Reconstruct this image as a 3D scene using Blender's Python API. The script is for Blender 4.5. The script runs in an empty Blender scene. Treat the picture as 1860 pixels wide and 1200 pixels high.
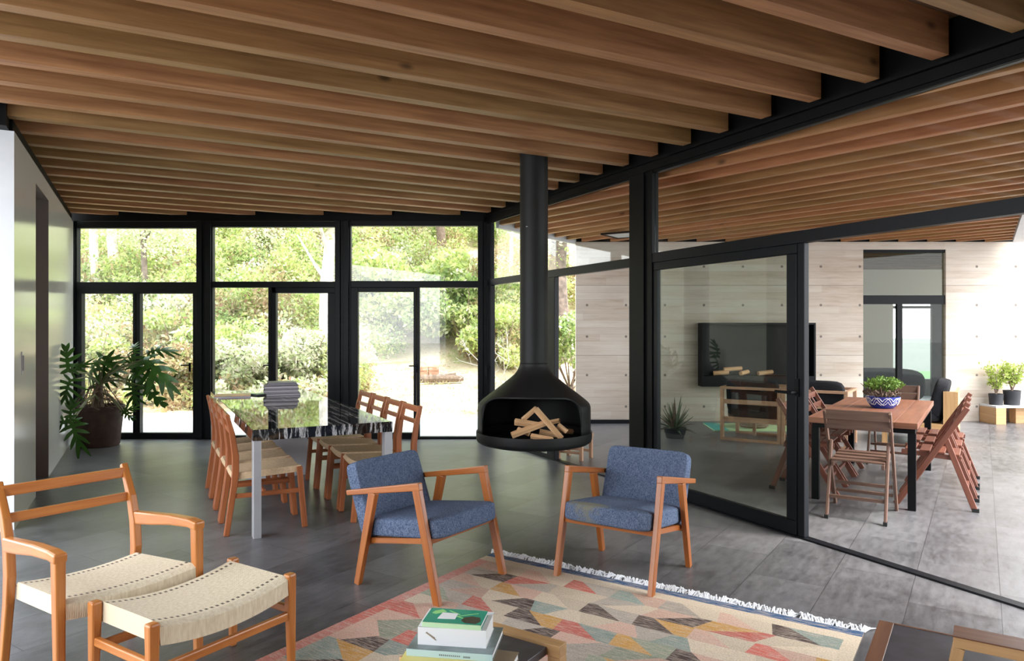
import bpy, bmesh, math, random
import numpy as np
from mathutils import Vector, Matrix
R = math.radians
random.seed(7)
S = bpy.context.scene
COL = S.collection

# ---------------------------------------------------------------- camera, sky, sun, exposure
F = 1285.0; H = 1.5
cam = bpy.data.cameras.new('camera'); camo = bpy.data.objects.new('camera', cam); COL.objects.link(camo)
cam.sensor_fit = 'HORIZONTAL'; cam.sensor_width = 36.0; cam.lens = 36.0*F/1860
cam.clip_start = 0.05; cam.clip_end = 400
camo.location = (0, 0, H); camo.rotation_euler = (R(90), 0, 0)
S.camera = camo

def new_world():
    w = bpy.data.worlds.new('sky'); S.world = w; w.use_nodes = True
    nt = w.node_tree; nt.nodes.clear()
    out = nt.nodes.new('ShaderNodeOutputWorld'); bg = nt.nodes.new('ShaderNodeBackground')
    tc = nt.nodes.new('ShaderNodeTexCoord'); sx = nt.nodes.new('ShaderNodeSeparateXYZ')
    cr = nt.nodes.new('ShaderNodeValToRGB')
    cr.color_ramp.elements[0].position = 0.0; cr.color_ramp.elements[0].color = (0.97, 0.98, 1.0, 1)
    cr.color_ramp.elements[1].position = 1.0; cr.color_ramp.elements[1].color = (0.74, 0.87, 1.0, 1)
    nt.links.new(tc.outputs['Generated'], sx.inputs[0]); nt.links.new(sx.outputs['Z'], cr.inputs[0])
    nt.links.new(cr.outputs[0], bg.inputs[0]); nt.links.new(bg.outputs[0], out.inputs[0])
    bg.inputs[1].default_value = 2.0
new_world()
sun = bpy.data.lights.new('sun', 'SUN'); suno = bpy.data.objects.new('sun', sun); COL.objects.link(suno)
sun.energy = 2.6; sun.angle = R(28); sun.color = (1.0, 0.95, 0.86)
suno.rotation_euler = Vector((-0.75, 0.45, -1.0)).to_track_quat('-Z', 'Y').to_euler()
S.view_settings.view_transform = 'Standard'; S.view_settings.look = 'None'
S.view_settings.gamma = 1.0; S.view_settings.use_curve_mapping = False
S.view_settings.exposure = 1.66

# ---------------------------------------------------------------- axes of the place
PHI = R(27.46); CB, SB = math.cos(PHI), math.sin(PHI)          # living room: local x = across (b), local y = along (a)
def ab(a, b, z=0.0): return Vector((-SB*a + CB*b, CB*a + SB*b, z))
PSI = R(-33.64); CE, SE = math.cos(PSI), math.sin(PSI)         # veranda / rug: local x = dE, local y = dC
dE = Vector((CE, SE, 0)); dC = Vector((-SE, CE, 0))
GW = 4.228                                                      # glass wall b
def gwD(x): return 4.766/((x-930)/F + 0.52)
def gwa(x):
    D = gwD(x); X = (x-930)/F*D
    return -SB*X + CB*D
def yaw(dx, dy): return math.atan2(-dx, dy)

# ---------------------------------------------------------------- node helpers and materials
def mat(name):
    m = bpy.data.materials.new(name); m.use_nodes = True
    return m, m.node_tree, m.node_tree.nodes['Principled BSDF']
def ramp(nt, src, stops):
    c = nt.nodes.new('ShaderNodeValToRGB'); e = c.color_ramp.elements
    while len(e) < len(stops): e.new(0.5)
    for i, (p, col) in enumerate(stops):
        e[i].position = p; e[i].color = (col[0], col[1], col[2], 1) if len(col) == 3 else col
    nt.links.new(src, c.inputs[0]); return c.outputs[0]
def noise(nt, vec, scale, detail=3, rough=0.5):
    n = nt.nodes.new('ShaderNodeTexNoise'); n.inputs['Scale'].default_value = scale
    n.inputs['Detail'].default_value = detail; n.inputs['Roughness'].default_value = rough
    if vec is not None: nt.links.new(vec, n.inputs['Vector'])
    return n.outputs['Fac']
def mapping(nt, src, scale=(1,1,1), rot=(0,0,0), loc=(0,0,0)):
    m = nt.nodes.new('ShaderNodeMapping'); m.inputs['Scale'].default_value = scale
    m.inputs['Rotation'].default_value = rot; m.inputs['Location'].default_value = loc
    nt.links.new(src, m.inputs['Vector']); return m.outputs[0]
def tex(nt, which): return nt.nodes.new('ShaderNodeTexCoord').outputs[which]
def math_(nt, op, a, b=None, clamp=False):
    n = nt.nodes.new('ShaderNodeMath'); n.operation = op; n.use_clamp = clamp
    for i, v in enumerate((a, b)):
        if v is None: continue
        if isinstance(v, (int, float)): n.inputs[i].default_value = v
        else: nt.links.new(v, n.inputs[i])
    return n.outputs[0]
def mixc(nt, fac, a, b, mode='MIX'):
    n = nt.nodes.new('ShaderNodeMix'); n.data_type = 'RGBA'; n.blend_type = mode
    for k, v in ((0, fac), (6, a), (7, b)):
        if isinstance(v, (int, float)): n.inputs[k].default_value = v
        elif isinstance(v, (tuple, list)): n.inputs[k].default_value = (v[0], v[1], v[2], 1)
        else: nt.links.new(v, n.inputs[k])
    return n.outputs[2]
def bump(nt, b, h, strength=0.2, dist=0.01):
    n = nt.nodes.new('ShaderNodeBump'); n.inputs['Strength'].default_value = strength
    n.inputs['Distance'].default_value = dist
    nt.links.new(h, n.inputs['Height']); nt.links.new(n.outputs[0], b.inputs['Normal'])

def plain(name, col, rough=0.5, metal=0.0, var=0.0, spec=0.5, scale=8):
    m, nt, b = mat(name)
    b.inputs['Roughness'].default_value = rough; b.inputs['Metallic'].default_value = metal
    b.inputs['Specular IOR Level'].default_value = spec
    if var > 0:
        n = noise(nt, tex(nt, 'Object'), scale, 4)
        lo = tuple(c*(1-var) for c in col); hi = tuple(min(1, c*(1+var)) for c in col)
        nt.links.new(ramp(nt, n, [(0.3, lo), (0.7, hi)]), b.inputs['Base Color'])
    else: b.inputs['Base Color'].default_value = (*col, 1)
    return m

def wood(name, light, dark, rough=0.45, uv=True, knots=False, vary=0.25, gscale=(1.6, 26)):
    m, nt, b = mat(name)
    v = tex(nt, 'UV')
    g = noise(nt, mapping(nt, v, (gscale[0], gscale[1], 1)), 1.0, 5, 0.6)
    g2 = noise(nt, mapping(nt, v, (0.5, 3.5, 1)), 1.0, 2)
    c = ramp(nt, g, [(0.32, dark), (0.68, light)])
    c = mixc(nt, math_(nt, 'MULTIPLY', g2, 0.5), c, dark)
    oi = nt.nodes.new('ShaderNodeObjectInfo')
    hsv = nt.nodes.new('ShaderNodeHueSaturation')
    val = math_(nt, 'ADD', math_(nt, 'MULTIPLY', oi.outputs['Random'], vary), 1.0 - vary/2)
    nt.links.new(val, hsv.inputs['Value'])
    if knots:
        hue = math_(nt, 'ADD', math_(nt, 'MULTIPLY', oi.outputs['Random'], -0.022), 0.511)
        nt.links.new(hue, hsv.inputs['Hue'])
        vo = nt.nodes.new('ShaderNodeTexVoronoi'); vo.inputs['Scale'].default_value = 1.0
        nt.links.new(mapping(nt, v, (1.6, 3.4, 1)), vo.inputs['Vector'])
        nz = noise(nt, mapping(nt, v, (6, 14, 1)), 1.0, 2)
        d = math_(nt, 'ADD', vo.outputs['Distance'], math_(nt, 'MULTIPLY', nz, 0.05))
        k = ramp(nt, d, [(0.05, (1,1,1)), (0.13, (0,0,0))])
        sep = nt.nodes.new('ShaderNodeSeparateColor'); nt.links.new(vo.outputs['Color'], sep.inputs[0])
        kk = math_(nt, 'MULTIPLY', k, math_(nt, 'GREATER_THAN', sep.outputs[0], 0.42))
        c = mixc(nt, math_(nt, 'MULTIPLY', kk, 0.85), c, tuple(x*0.22 for x in dark))
    nt.links.new(c, hsv.inputs['Color'])
    nt.links.new(hsv.outputs[0], b.inputs['Base Color'])
    b.inputs['Roughness'].default_value = rough
    bump(nt, b, g, 0.15, 0.004)
    return m

def fabric(name, c1, c2, stain=False):
    m, nt, b = mat(name)
    o = tex(nt, 'Object')
    n1 = noise(nt, mapping(nt, o, (1, 1, 1)), 160, 2, 0.7)
    n3 = noise(nt, o, 26, 4, 0.8)
    w = nt.nodes.new('ShaderNodeTexNoise'); w.inputs['Scale'].default_value = 95; w.inputs['Detail'].default_value = 3
    nt.links.new(mapping(nt, o, (4, 1, 1)), w.inputs['Vector'])
    f = math_(nt, 'ADD', math_(nt, 'MULTIPLY', n1, 0.50), math_(nt, 'ADD', math_(nt, 'MULTIPLY', w.outputs[0], 0.38), math_(nt, 'MULTIPLY', n3, 0.12)))
    c = ramp(nt, f, [(0.40, c1), (0.62, c2)])
    if stain:
        sx = nt.nodes.new('ShaderNodeSeparateXYZ'); nt.links.new(o, sx.inputs[0])
        ex = math_(nt, 'POWER', math_(nt, 'DIVIDE', math_(nt, 'SUBTRACT', sx.outputs[0], 0.11), 0.15), 2)
        ey = math_(nt, 'POWER', math_(nt, 'DIVIDE', math_(nt, 'SUBTRACT', sx.outputs[1], 0.262), 0.05), 2)
        r = math_(nt, 'ADD', math_(nt, 'ADD', ex, ey), math_(nt, 'MULTIPLY', math_(nt, 'SUBTRACT', n3, 0.5), 2.2))
        k = ramp(nt, r, [(0.35, (1,1,1)), (1.0, (0,0,0))])
        c = mixc(nt, math_(nt, 'MULTIPLY', k, 0.75), c, (0.22, 0.205, 0.13))
    nt.links.new(c, b.inputs['Base Color'])
    b.inputs['Roughness'].default_value = 0.95; b.inputs['Specular IOR Level'].default_value = 0.15
    bump(nt, b, n1, 0.35, 0.004)
    return m

def glass(name, tint=(0.97, 0.985, 0.975), refl=1.0):
    m, nt, b = mat(name); nt.nodes.remove(b)
    out = nt.nodes['Material Output']
    lw = nt.nodes.new('ShaderNodeLayerWeight'); lw.inputs['Blend'].default_value = 0.5
    p = math_(nt, 'POWER', lw.outputs['Facing'], 5.0)
    f = math_(nt, 'ADD', math_(nt, 'MULTIPLY', p, 0.9), 0.045*refl, True)
    tr = nt.nodes.new('ShaderNodeBsdfTransparent'); tr.inputs[0].default_value = (*tint, 1)
    gl = nt.nodes.new('ShaderNodeBsdfGlossy'); gl.inputs['Roughness'].default_value = 0.0
    gl.inputs[0].default_value = (1, 1, 1, 1)
    mx = nt.nodes.new('ShaderNodeMixShader')
    nt.links.new(f, mx.inputs[0]); nt.links.new(tr.outputs[0], mx.inputs[1]); nt.links.new(gl.outputs[0], mx.inputs[2])
    nt.links.new(mx.outputs[0], out.inputs[0])
    return m

def slate(name, c_lo, c_hi, rough):
    m, nt, b = mat(name)
    g = nt.nodes.new('ShaderNodeNewGeometry').outputs['Position']
    v = mapping(nt, g, (1, 1, 1), (0, 0, R(-90) - PSI), (0.0, 0.0, 0))
    br = nt.nodes.new('ShaderNodeTexBrick')
    nt.links.new(mapping(nt, v, (1, 1, 1), (0, 0, 0), (0.21, 0.083, 0)), br.inputs['Vector'])
    br.inputs['Scale'].default_value = 1.0; br.inputs['Brick Width'].default_value = 0.85
    br.inputs['Row Height'].default_value = 0.425; br.inputs['Mortar Size'].default_value = 0.0022
    br.inputs['Mortar Smooth'].default_value = 0.3; br.inputs['Bias'].default_value = 0.0
    br.inputs['Color1'].default_value = (0.0, 0, 0, 1); br.inputs['Color2'].default_value = (1, 1, 1, 1)
    n1 = noise(nt, g, 1.4, 7, 0.68); n2 = noise(nt, mapping(nt, v, (3, 9, 3)), 2.2, 6, 0.7)
    n = math_(nt, 'ADD', math_(nt, 'MULTIPLY', n1, 0.5), math_(nt, 'MULTIPLY', n2, 0.5))
    sep = nt.nodes.new('ShaderNodeSeparateColor'); nt.links.new(br.outputs['Color'], sep.inputs[0])
    n = math_(nt, 'ADD', math_(nt, 'MULTIPLY', sep.outputs[0], 0.13), math_(nt, 'SUBTRACT', n, 0.065))
    c = ramp(nt, n, [(0.36, c_lo), (0.66, c_hi)])
    c = mixc(nt, math_(nt, 'MULTIPLY', br.outputs['Fac'], 0.75), c, (0.02, 0.02, 0.022))
    nt.links.new(c, b.inputs['Base Color'])
    rr = math_(nt, 'ADD', math_(nt, 'MULTIPLY', n2, 0.25), rough - 0.12)
    nt.links.new(rr, b.inputs['Roughness'])
    b.inputs['Specular IOR Level'].default_value = 0.5
    h = math_(nt, 'SUBTRACT', n2, math_(nt, 'MULTIPLY', br.outputs['Fac'], 1.5))
    bump(nt, b, h, 0.12, 0.01)
    return m

def concrete(name):
    m, nt, b = mat(name)
    g = nt.nodes.new('ShaderNodeNewGeometry').outputs['Position']
    sx = nt.nodes.new('ShaderNodeSeparateXYZ'); nt.links.new(g, sx.inputs[0])
    X, Z = sx.outputs[0], sx.outputs[2]
    # boards .1157 m high: value per board
    bz = math_(nt, 'FLOOR', math_(nt, 'DIVIDE', math_(nt, 'ADD', Z, 0.067), 0.1157))
    wn = nt.nodes.new('ShaderNodeTexWhiteNoise'); wn.noise_dimensions = '2D'
    cmb = nt.nodes.new('ShaderNodeCombineXYZ'); nt.links.new(bz, cmb.inputs[0])
    nt.links.new(math_(nt, 'FLOOR', math_(nt, 'ADD', math_(nt, 'DIVIDE', X, 2.6), math_(nt, 'MULTIPLY', bz, 0.37))), cmb.inputs[1])
    nt.links.new(cmb.outputs[0], wn.inputs['Vector'])
    n1 = noise(nt, mapping(nt, g, (0.8, 1, 7)), 2.0, 6, 0.65); n2 = noise(nt, g, 0.9, 4)
    v = math_(nt, 'ADD', math_(nt, 'MULTIPLY', wn.outputs[0], 0.16), math_(nt, 'ADD', math_(nt, 'MULTIPLY', n1, 0.5), math_(nt, 'MULTIPLY', n2, 0.34)))
    c = ramp(nt, v, [(0.28, (0.37, 0.285, 0.215)), (0.46, (0.52, 0.435, 0.36)), (0.70, (0.63, 0.57, 0.50))])
    def fr(src, per, off):
        return math_(nt, 'ABSOLUTE', math_(nt, 'SUBTRACT', math_(nt, 'FRACT', math_(nt, 'DIVIDE', math_(nt, 'SUBTRACT', src, off), per)), 0.5))
    # fine board lines, heavier pour joints
    l1 = math_(nt, 'GREATER_THAN', fr(Z, 0.1157, -0.067), 0.482)
    l2 = math_(nt, 'GREATER_THAN', fr(Z, 1.157, 1.09), 0.4955)
    nl = noise(nt, mapping(nt, g, (1.3, 1, 5)), 1.5, 2)
    c = mixc(nt, math_(nt, 'MULTIPLY', l1, math_(nt, 'MULTIPLY', nl, 0.65)), c, (0.22, 0.18, 0.15))
    c = mixc(nt, math_(nt, 'MULTIPLY', l2, 0.55), c, (0.17, 0.14, 0.12))
    # tie holes
    dx = math_(nt, 'MULTIPLY', math_(nt, 'SUBTRACT', 0.5, fr(X, 0.6446, 5.108)), 0.6446)
    hole = None
    for off in (0.31, 0.83):
        dz = math_(nt, 'MULTIPLY', math_(nt, 'SUBTRACT', 0.5, fr(Z, 1.157, 1.09 + off)), 1.157)
        d = math_(nt, 'SQRT', math_(nt, 'ADD', math_(nt, 'MULTIPLY', dx, dx), math_(nt, 'MULTIPLY', dz, dz)))
        hh = math_(nt, 'LESS_THAN', d, 0.021)
        hole = hh if hole is None else math_(nt, 'MAXIMUM', hole, hh)
    c = mixc(nt, math_(nt, 'MULTIPLY', hole, 0.8), c, (0.12, 0.10, 0.09))
    nt.links.new(c, b.inputs['Base Color']); b.inputs['Roughness'].default_value = 0.85
    b.inputs['Specular IOR Level'].default_value = 0.2
    bump(nt, b, math_(nt, 'SUBTRACT', n1, math_(nt, 'MULTIPLY', math_(nt, 'MAXIMUM', l1, l2), 0.6)), 0.2, 0.01)
    return m

def cord(name):
    m, nt, b = mat(name)
    uv = tex(nt, 'UV'); sx = nt.nodes.new('ShaderNodeSeparateXYZ'); nt.links.new(uv, sx.inputs[0])
    U, V = sx.outputs[0], sx.outputs[1]          # u across (0..1), v front to back (0..1)
    st = math_(nt, 'SINE', math_(nt, 'MULTIPLY', U, 2*math.pi*85))
    wv = math_(nt, 'SINE', math_(nt, 'MULTIPLY', V, 2*math.pi*45))
    n = noise(nt, uv, 40, 3)
    c = ramp(nt, n, [(0.3, (0.66, 0.54, 0.38)), (0.7, (0.83, 0.73, 0.56))])
    inner = math_(nt, 'MULTIPLY', math_(nt, 'GREATER_THAN', V, 0.145), math_(nt, 'LESS_THAN', V, 0.855))
    ck = math_(nt, 'MULTIPLY', math_(nt, 'MULTIPLY', st, wv), inner)
    c = mixc(nt, math_(nt, 'MULTIPLY', math_(nt, 'GREATER_THAN', ck, 0.25), 0.25), c, (0.46, 0.36, 0.24))
    c = mixc(nt, math_(nt, 'MULTIPLY', math_(nt, 'LESS_THAN', st, -0.6), 0.22), c, (0.42, 0.33, 0.22))
    band = None
    for v0 in (0.125, 0.875):
        q = math_(nt, 'LESS_THAN', math_(nt, 'ABSOLUTE', math_(nt, 'SUBTRACT', V, v0)), 0.019)
        band = q if band is None else math_(nt, 'MAXIMUM', band, q)
    fu = math_(nt, 'FRACT', math_(nt, 'MULTIPLY', U, 24))
    slot = math_(nt, 'MULTIPLY', band, math_(nt, 'LESS_THAN', fu, 0.5))
    c = mixc(nt, math_(nt, 'MULTIPLY', slot, 0.9), c, (0.07, 0.045, 0.03))
    nt.links.new(c, b.inputs['Base Color']); b.inputs['Roughness'].default_value = 0.8
    b.inputs['Specular IOR Level'].default_value = 0.2
    bump(nt, b, math_(nt, 'ADD', st, math_(nt, 'MULTIPLY', slot, -3)), 0.3, 0.002)
    return m

def marble(name):
    m, nt, b = mat(name)
    o = tex(nt, 'Object')
    n = noise(nt, mapping(nt, o, (26, 0.9, 3.0)), 1.0, 6, 0.72); n2 = noise(nt, mapping(nt, o, (60, 4, 14)), 1.0, 4, 0.8)
    a = math_(nt, 'ADD', math_(nt, 'MULTIPLY', n, 0.75), math_(nt, 'MULTIPLY', n2, 0.25))
    c = ramp(nt, a, [(0.50, (0.006, 0.006, 0.007)), (0.53, (0.12, 0.12, 0.12)), (0.555, (0.50, 0.48, 0.48)), (0.59, (0.30, 0.29, 0.29)), (0.62, (0.02, 0.02, 0.02))])
    nt.links.new(c, b.inputs['Base Color']); b.inputs['Roughness'].default_value = 0.025
    b.inputs['IOR'].default_value = 1.7; b.inputs['Specular IOR Level'].default_value = 0.5
    return m

def leafmat(name, trans=0.35, attr=True, col=(0.1, 0.2, 0.04), rough=0.5):
    m, nt, b = mat(name)
    out = nt.nodes['Material Output']
    if attr:
        a = nt.nodes.new('ShaderNodeAttribute'); a.attribute_name = 'tone'; c = a.outputs['Color']
    else:
        c = ramp(nt, noise(nt, tex(nt, 'Object'), 6, 3), [(0.3, tuple(x*0.65 for x in col)), (0.7, tuple(x*1.3 for x in col))])
    nt.links.new(c, b.inputs['Base Color']); b.inputs['Roughness'].default_value = rough
    b.inputs['Specular IOR Level'].default_value = 0.25
    if trans > 0:
        t = nt.nodes.new('ShaderNodeBsdfTranslucent'); nt.links.new(c, t.inputs[0])
        mx = nt.nodes.new('ShaderNodeMixShader'); mx.inputs[0].default_value = trans
        nt.links.new(b.outputs[0], mx.inputs[1]); nt.links.new(t.outputs[0], mx.inputs[2])
        nt.links.new(mx.outputs[0], out.inputs[0])
    return m

M = {}
M['joist'] = wood('joist_timber', (0.50, 0.265, 0.105), (0.25, 0.112, 0.040), 0.55, knots=True, vary=0.30, gscale=(1.3, 22))
M['joist_out'] = wood('veranda_timber', (0.56, 0.265, 0.10), (0.33, 0.13, 0.045), 0.5, knots=True, vary=0.30, gscale=(1.3, 22))
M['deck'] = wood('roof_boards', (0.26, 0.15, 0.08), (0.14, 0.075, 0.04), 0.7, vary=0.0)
M['steel'] = plain('black_steel', (0.004, 0.0042, 0.005), 0.5, 0.0, 0.15, spec=0.16)
M['steel_frame'] = plain('dark_frame', (0.0055, 0.0065, 0.009), 0.42, 0.0, 0.0, spec=0.2)
M['stove'] = plain('stove_black', (0.010, 0.010, 0.0105), 0.55, 0.0, 0.2, spec=0.35, scale=5)
M['white_gloss'] = plain('white_lacquer', (0.74, 0.72, 0.67), 0.16, 0.0, 0.0, spec=0.9)
M['white_wall'] = plain('white_paint', (0.72, 0.74, 0.77), 0.6, 0.0, 0.02)
M['taupe'] = plain('recess_taupe', (0.20, 0.165, 0.15), 0.4)
M['fascia'] = plain('fascia_paint', (0.62, 0.62, 0.63), 0.6, 0, 0.04)
M['slate'] = slate('slate_tiles', (0.056, 0.054, 0.058), (0.175, 0.169, 0.177), 0.33)
M['terrace'] = plain('pale_paving', (0.56, 0.55, 0.53), 0.8, 0, 0.08, scale=1.5)
M['concrete'] = concrete('board_concrete')
M['glass'] = glass('clear_glass')
M['glass_tint'] = glass('grey_glass', (0.76, 0.80, 0.76), 1.3)
M['glass_back'] = glass('green_glass', (0.84, 0.87, 0.83), 0.30)
M['chair_wood'] = wood('orange_wood', (0.45, 0.155, 0.032), (0.30, 0.082, 0.016), 0.30, vary=0.12, gscale=(2.5, 40))
M['lounge_wood'] = wood('cherry_wood', (0.56, 0.225, 0.055), (0.40, 0.125, 0.028), 0.28, vary=0.10, gscale=(2.5, 40))
M['dining_wood'] = wood('reddish_wood', (0.42, 0.135, 0.042), (0.23, 0.062, 0.020), 0.4, vary=0.2, gscale=(2.5, 40))
M['fold_wood'] = wood('red_brown_wood', (0.25, 0.085, 0.048), (0.14, 0.042, 0.025), 0.45, vary=0.2, gscale=(2.5, 40))
M['fold_grey'] = wood('weathered_brown_wood', (0.19, 0.10, 0.066), (0.10, 0.052, 0.036), 0.6, vary=0.1, gscale=(2.5, 40))
M['table_wood'] = wood('table_timber', (0.30, 0.12, 0.06), (0.16, 0.06, 0.034), 0.5, vary=0.05, gscale=(1.5, 20))
M['oak'] = wood('pale_oak', (0.62, 0.37, 0.17), (0.46, 0.26, 0.11), 0.45, vary=0.1, gscale=(2, 30))
M['teak'] = wood('sofa_timber', (0.55, 0.33, 0.20), (0.36, 0.20, 0.12), 0.55, vary=0.1, gscale=(2, 30))
M['brown_wood'] = wood('brown_wood', (0.30, 0.13, 0.065), (0.17, 0.07, 0.035), 0.4, vary=0.0, gscale=(2, 30))
M['log'] = wood('split_log', (0.82, 0.54, 0.30), (0.52, 0.27, 0.12), 0.8, vary=0.5, gscale=(3, 30))
M['blue'] = fabric('blue_weave', (0.040, 0.060, 0.115), (0.17, 0.215, 0.31))
M['blue_stain'] = fabric('blue_weave_stained', (0.040, 0.060, 0.115), (0.17, 0.215, 0.31), True)
M['black_cloth'] = fabric('black_cushion', (0.010, 0.010, 0.012), (0.028, 0.028, 0.032))
M['cord'] = cord('paper_cord')
M['cord_tan'] = plain('tan_cord', (0.56, 0.40, 0.25), 0.8, 0, 0.15, spec=0.2, scale=60)
M['marble'] = marble('veined_black_stone')
M['alu'] = plain('brushed_metal', (0.46, 0.46, 0.48), 0.4, 0.5, 0.04)
M['panel_grey'] = plain('grey_panel', (0.50, 0.50, 0.52), 0.5)
M['terracotta'] = plain('dark_terracotta', (0.060, 0.032, 0.024), 0.8, 0, 0.3, scale=12)
M['soil'] = plain('soil', (0.05, 0.035, 0.025), 0.95, 0, 0.4, scale=60)
M['bark'] = plain('bark', (0.16, 0.11, 0.08), 0.9, 0, 0.4, scale=20)
M['bark_pale'] = plain('pale_bark', (0.60, 0.54, 0.48), 0.9, 0, 0.45, scale=5)
M['bark_dark'] = plain('dark_bark', (0.14, 0.105, 0.085), 0.9, 0, 0.45, scale=9)
M['leaf'] = leafmat('leaf_tones', 0.5)
M['philo'] = leafmat('glossy_green_leaf', 0.25, False, (0.06, 0.16, 0.028), 0.3)
M['stem'] = plain('green_stem', (0.16, 0.17, 0.07), 0.5, 0, 0.2)
M['agave'] = leafmat('grey_green_leaf', 0.1, False, (0.13, 0.16, 0.10), 0.5)
M['herb'] = leafmat('yellow_green_leaf', 0.4, False, (0.36, 0.44, 0.10), 0.5)
M['bonsai'] = leafmat('succulent_leaf', 0.25, False, (0.16, 0.27, 0.05), 0.5)
M['growbag'] = plain('black_pot', (0.018, 0.018, 0.022), 0.6, 0, 0.2)
M['porcelain'] = plain('blue_glaze', (0.03, 0.05, 0.32), 0.15)
M['white_glaze'] = plain('white_glaze', (0.75, 0.77, 0.82), 0.15)
M['paper'] = plain('paper', (0.82, 0.82, 0.80), 0.7)
M['bk_white'] = plain('white_cover', (0.86, 0.86, 0.87), 0.4)
M['bk_green'] = plain('emerald_cover', (0.0, 0.29, 0.19), 0.3)
M['bk_lime'] = plain('lime_print', (0.32, 0.72, 0.25), 0.4)
M['bk_mint'] = plain('mint_spine', (0.55, 0.78, 0.48), 0.4)
M['bk_dark'] = plain('dark_print', (0.05, 0.04, 0.03), 0.4)
M['bk_grey'] = plain('grey_green_cover', (0.19, 0.24, 0.24), 0.3, 0, 0.25, scale=20)
M['bk_pale'] = plain('pale_blue_spine', (0.50, 0.66, 0.66), 0.4)
M['bk_yellow'] = plain('yellow_cover', (0.78, 0.66, 0.22), 0.4)
M['bk_tan'] = plain('tan_cover', (0.33, 0.25, 0.17), 0.5)
M['mag'] = plain('grey_magazine', (0.10, 0.095, 0.11), 0.4, 0, 0.2, scale=30)
M['mag_pale'] = plain('pale_magazine', (0.50, 0.47, 0.52), 0.4)
M['mag_orange'] = plain('orange_print', (0.55, 0.16, 0.05), 0.35, 0, 0.5, scale=14)
M['mag_green'] = plain('green_print', (0.05, 0.24, 0.10), 0.35)
M['basket'] = plain('woven_basket', (0.26, 0.18, 0.13), 0.8, 0, 0.5, scale=90)
M['teal_rug'] = plain('outdoor_rug_green', (0.46, 0.62, 0.34), 0.9, 0, 0.2, scale=4)
M['teal'] = plain('teal_weave', (0.12, 0.45, 0.40), 0.9)
M['fringe'] = plain('white_fringe', (0.82, 0.83, 0.86), 0.9)
M['chrome'] = plain('steel_handle', (0.5, 0.5, 0.5), 0.3, 0.9)
M['slate_inset'] = plain('dark_stone_inset', (0.075, 0.072, 0.082), 0.35, 0, 0.25, scale=12)
M['room_wall'] = plain('grey_room_wall', (0.62, 0.58, 0.50), 0.8)
M['reflected_green'] = plain('reflected_green_tone', (0.05, 0.16, 0.035), 0.95, 0, 0.3, scale=2)
M['reflection_far'] = plain('reflection_land', (0.10, 0.105, 0.10), 1.0, 0, 0.1)
M['rubber'] = plain('rubber', (0.012, 0.012, 0.012), 0.7)
M['brick'] = plain('brick_red', (0.40, 0.20, 0.13), 0.9, 0, 0.3, scale=8)

# sandy ground, tan to green by noise
def ground_mat():
    m, nt, b = mat('sandy_ground')
    g = nt.nodes.new('ShaderNodeNewGeometry').outputs['Position']
    n = noise(nt, g, 0.9, 6, 0.65); n2 = noise(nt, g, 9, 4, 0.7)
    v = math_(nt, 'ADD', math_(nt, 'MULTIPLY', n, 0.6), math_(nt, 'MULTIPLY', n2, 0.4))
    c = ramp(nt, v, [(0.36, (0.40, 0.42, 0.18)), (0.47, (0.60, 0.48, 0.34)), (0.68, (0.70, 0.56, 0.44))])
    nt.links.new(c, b.inputs['Base Color']); b.inputs['Roughness'].default_value = 1.0
    b.inputs['Specular IOR Level'].default_value = 0.1
    return m
M['ground'] = ground_mat()

# ---------------------------------------------------------------- mesh helpers
def uvl(bm): return bm.loops.layers.uv.verify()
def hexa(bm, A, B):
    """prism from quad A to quad B (4 points each, same winding); u runs along the length in metres"""
    L = (sum((Vector(p) for p in B), Vector()) - sum((Vector(p) for p in A), Vector())).length/4
    a = [bm.verts.new(p) for p in A]; b = [bm.verts.new(p) for p in B]
    uv = uvl(bm); ou = random.uniform(0, 50); ov = random.uniform(0, 50); acc = 0.0
    for i in range(4):
        j = (i+1) % 4
        w = (Vector(A[j]) - Vector(A[i])).length
        try: f = bm.faces.new((a[i], a[j], b[j], b[i]))
        except ValueError: continue
        for l, (u, v) in zip(f.loops, ((0, acc), (0, acc+w), (L, acc+w), (L, acc))): l[uv].uv = (u+ou, v+ov)
        acc += w
    for q, rev in ((a, True), (b, False)):
        f = bm.faces.new(tuple(reversed(q)) if rev else tuple(q))
        for l in f.loops: l[uv].uv = (ou + l.vert.co.x*0.3 + l.vert.co.z*.3, ov + l.vert.co.y + l.vert.co.z)
def bar(bm, p, q, w, t, side=None, w2=None, t2=None):
    """timber from p to q, w wide along `side`, t thick across it"""
    p, q = Vector(p), Vector(q); d = (q-p).normalized()
    if side is None:
        side = Vector((1, 0, 0)) if abs(d.x) < 0.7 else Vector((0, 1, 0))
    s = Vector(side); s = (s - d*s.dot(d)).normalized(); n = d.cross(s).normalized()
    w2 = w if w2 is None else w2; t2 = t if t2 is None else t2
    A = [p + s*x*w/2 + n*y*t/2 for x, y in ((-1,-1), (1,-1), (1,1), (-1,1))]
    B = [q + s*x*w2/2 + n*y*t2/2 for x, y in ((-1,-1), (1,-1), (1,1), (-1,1))]
    hexa(bm, A, B)
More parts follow.
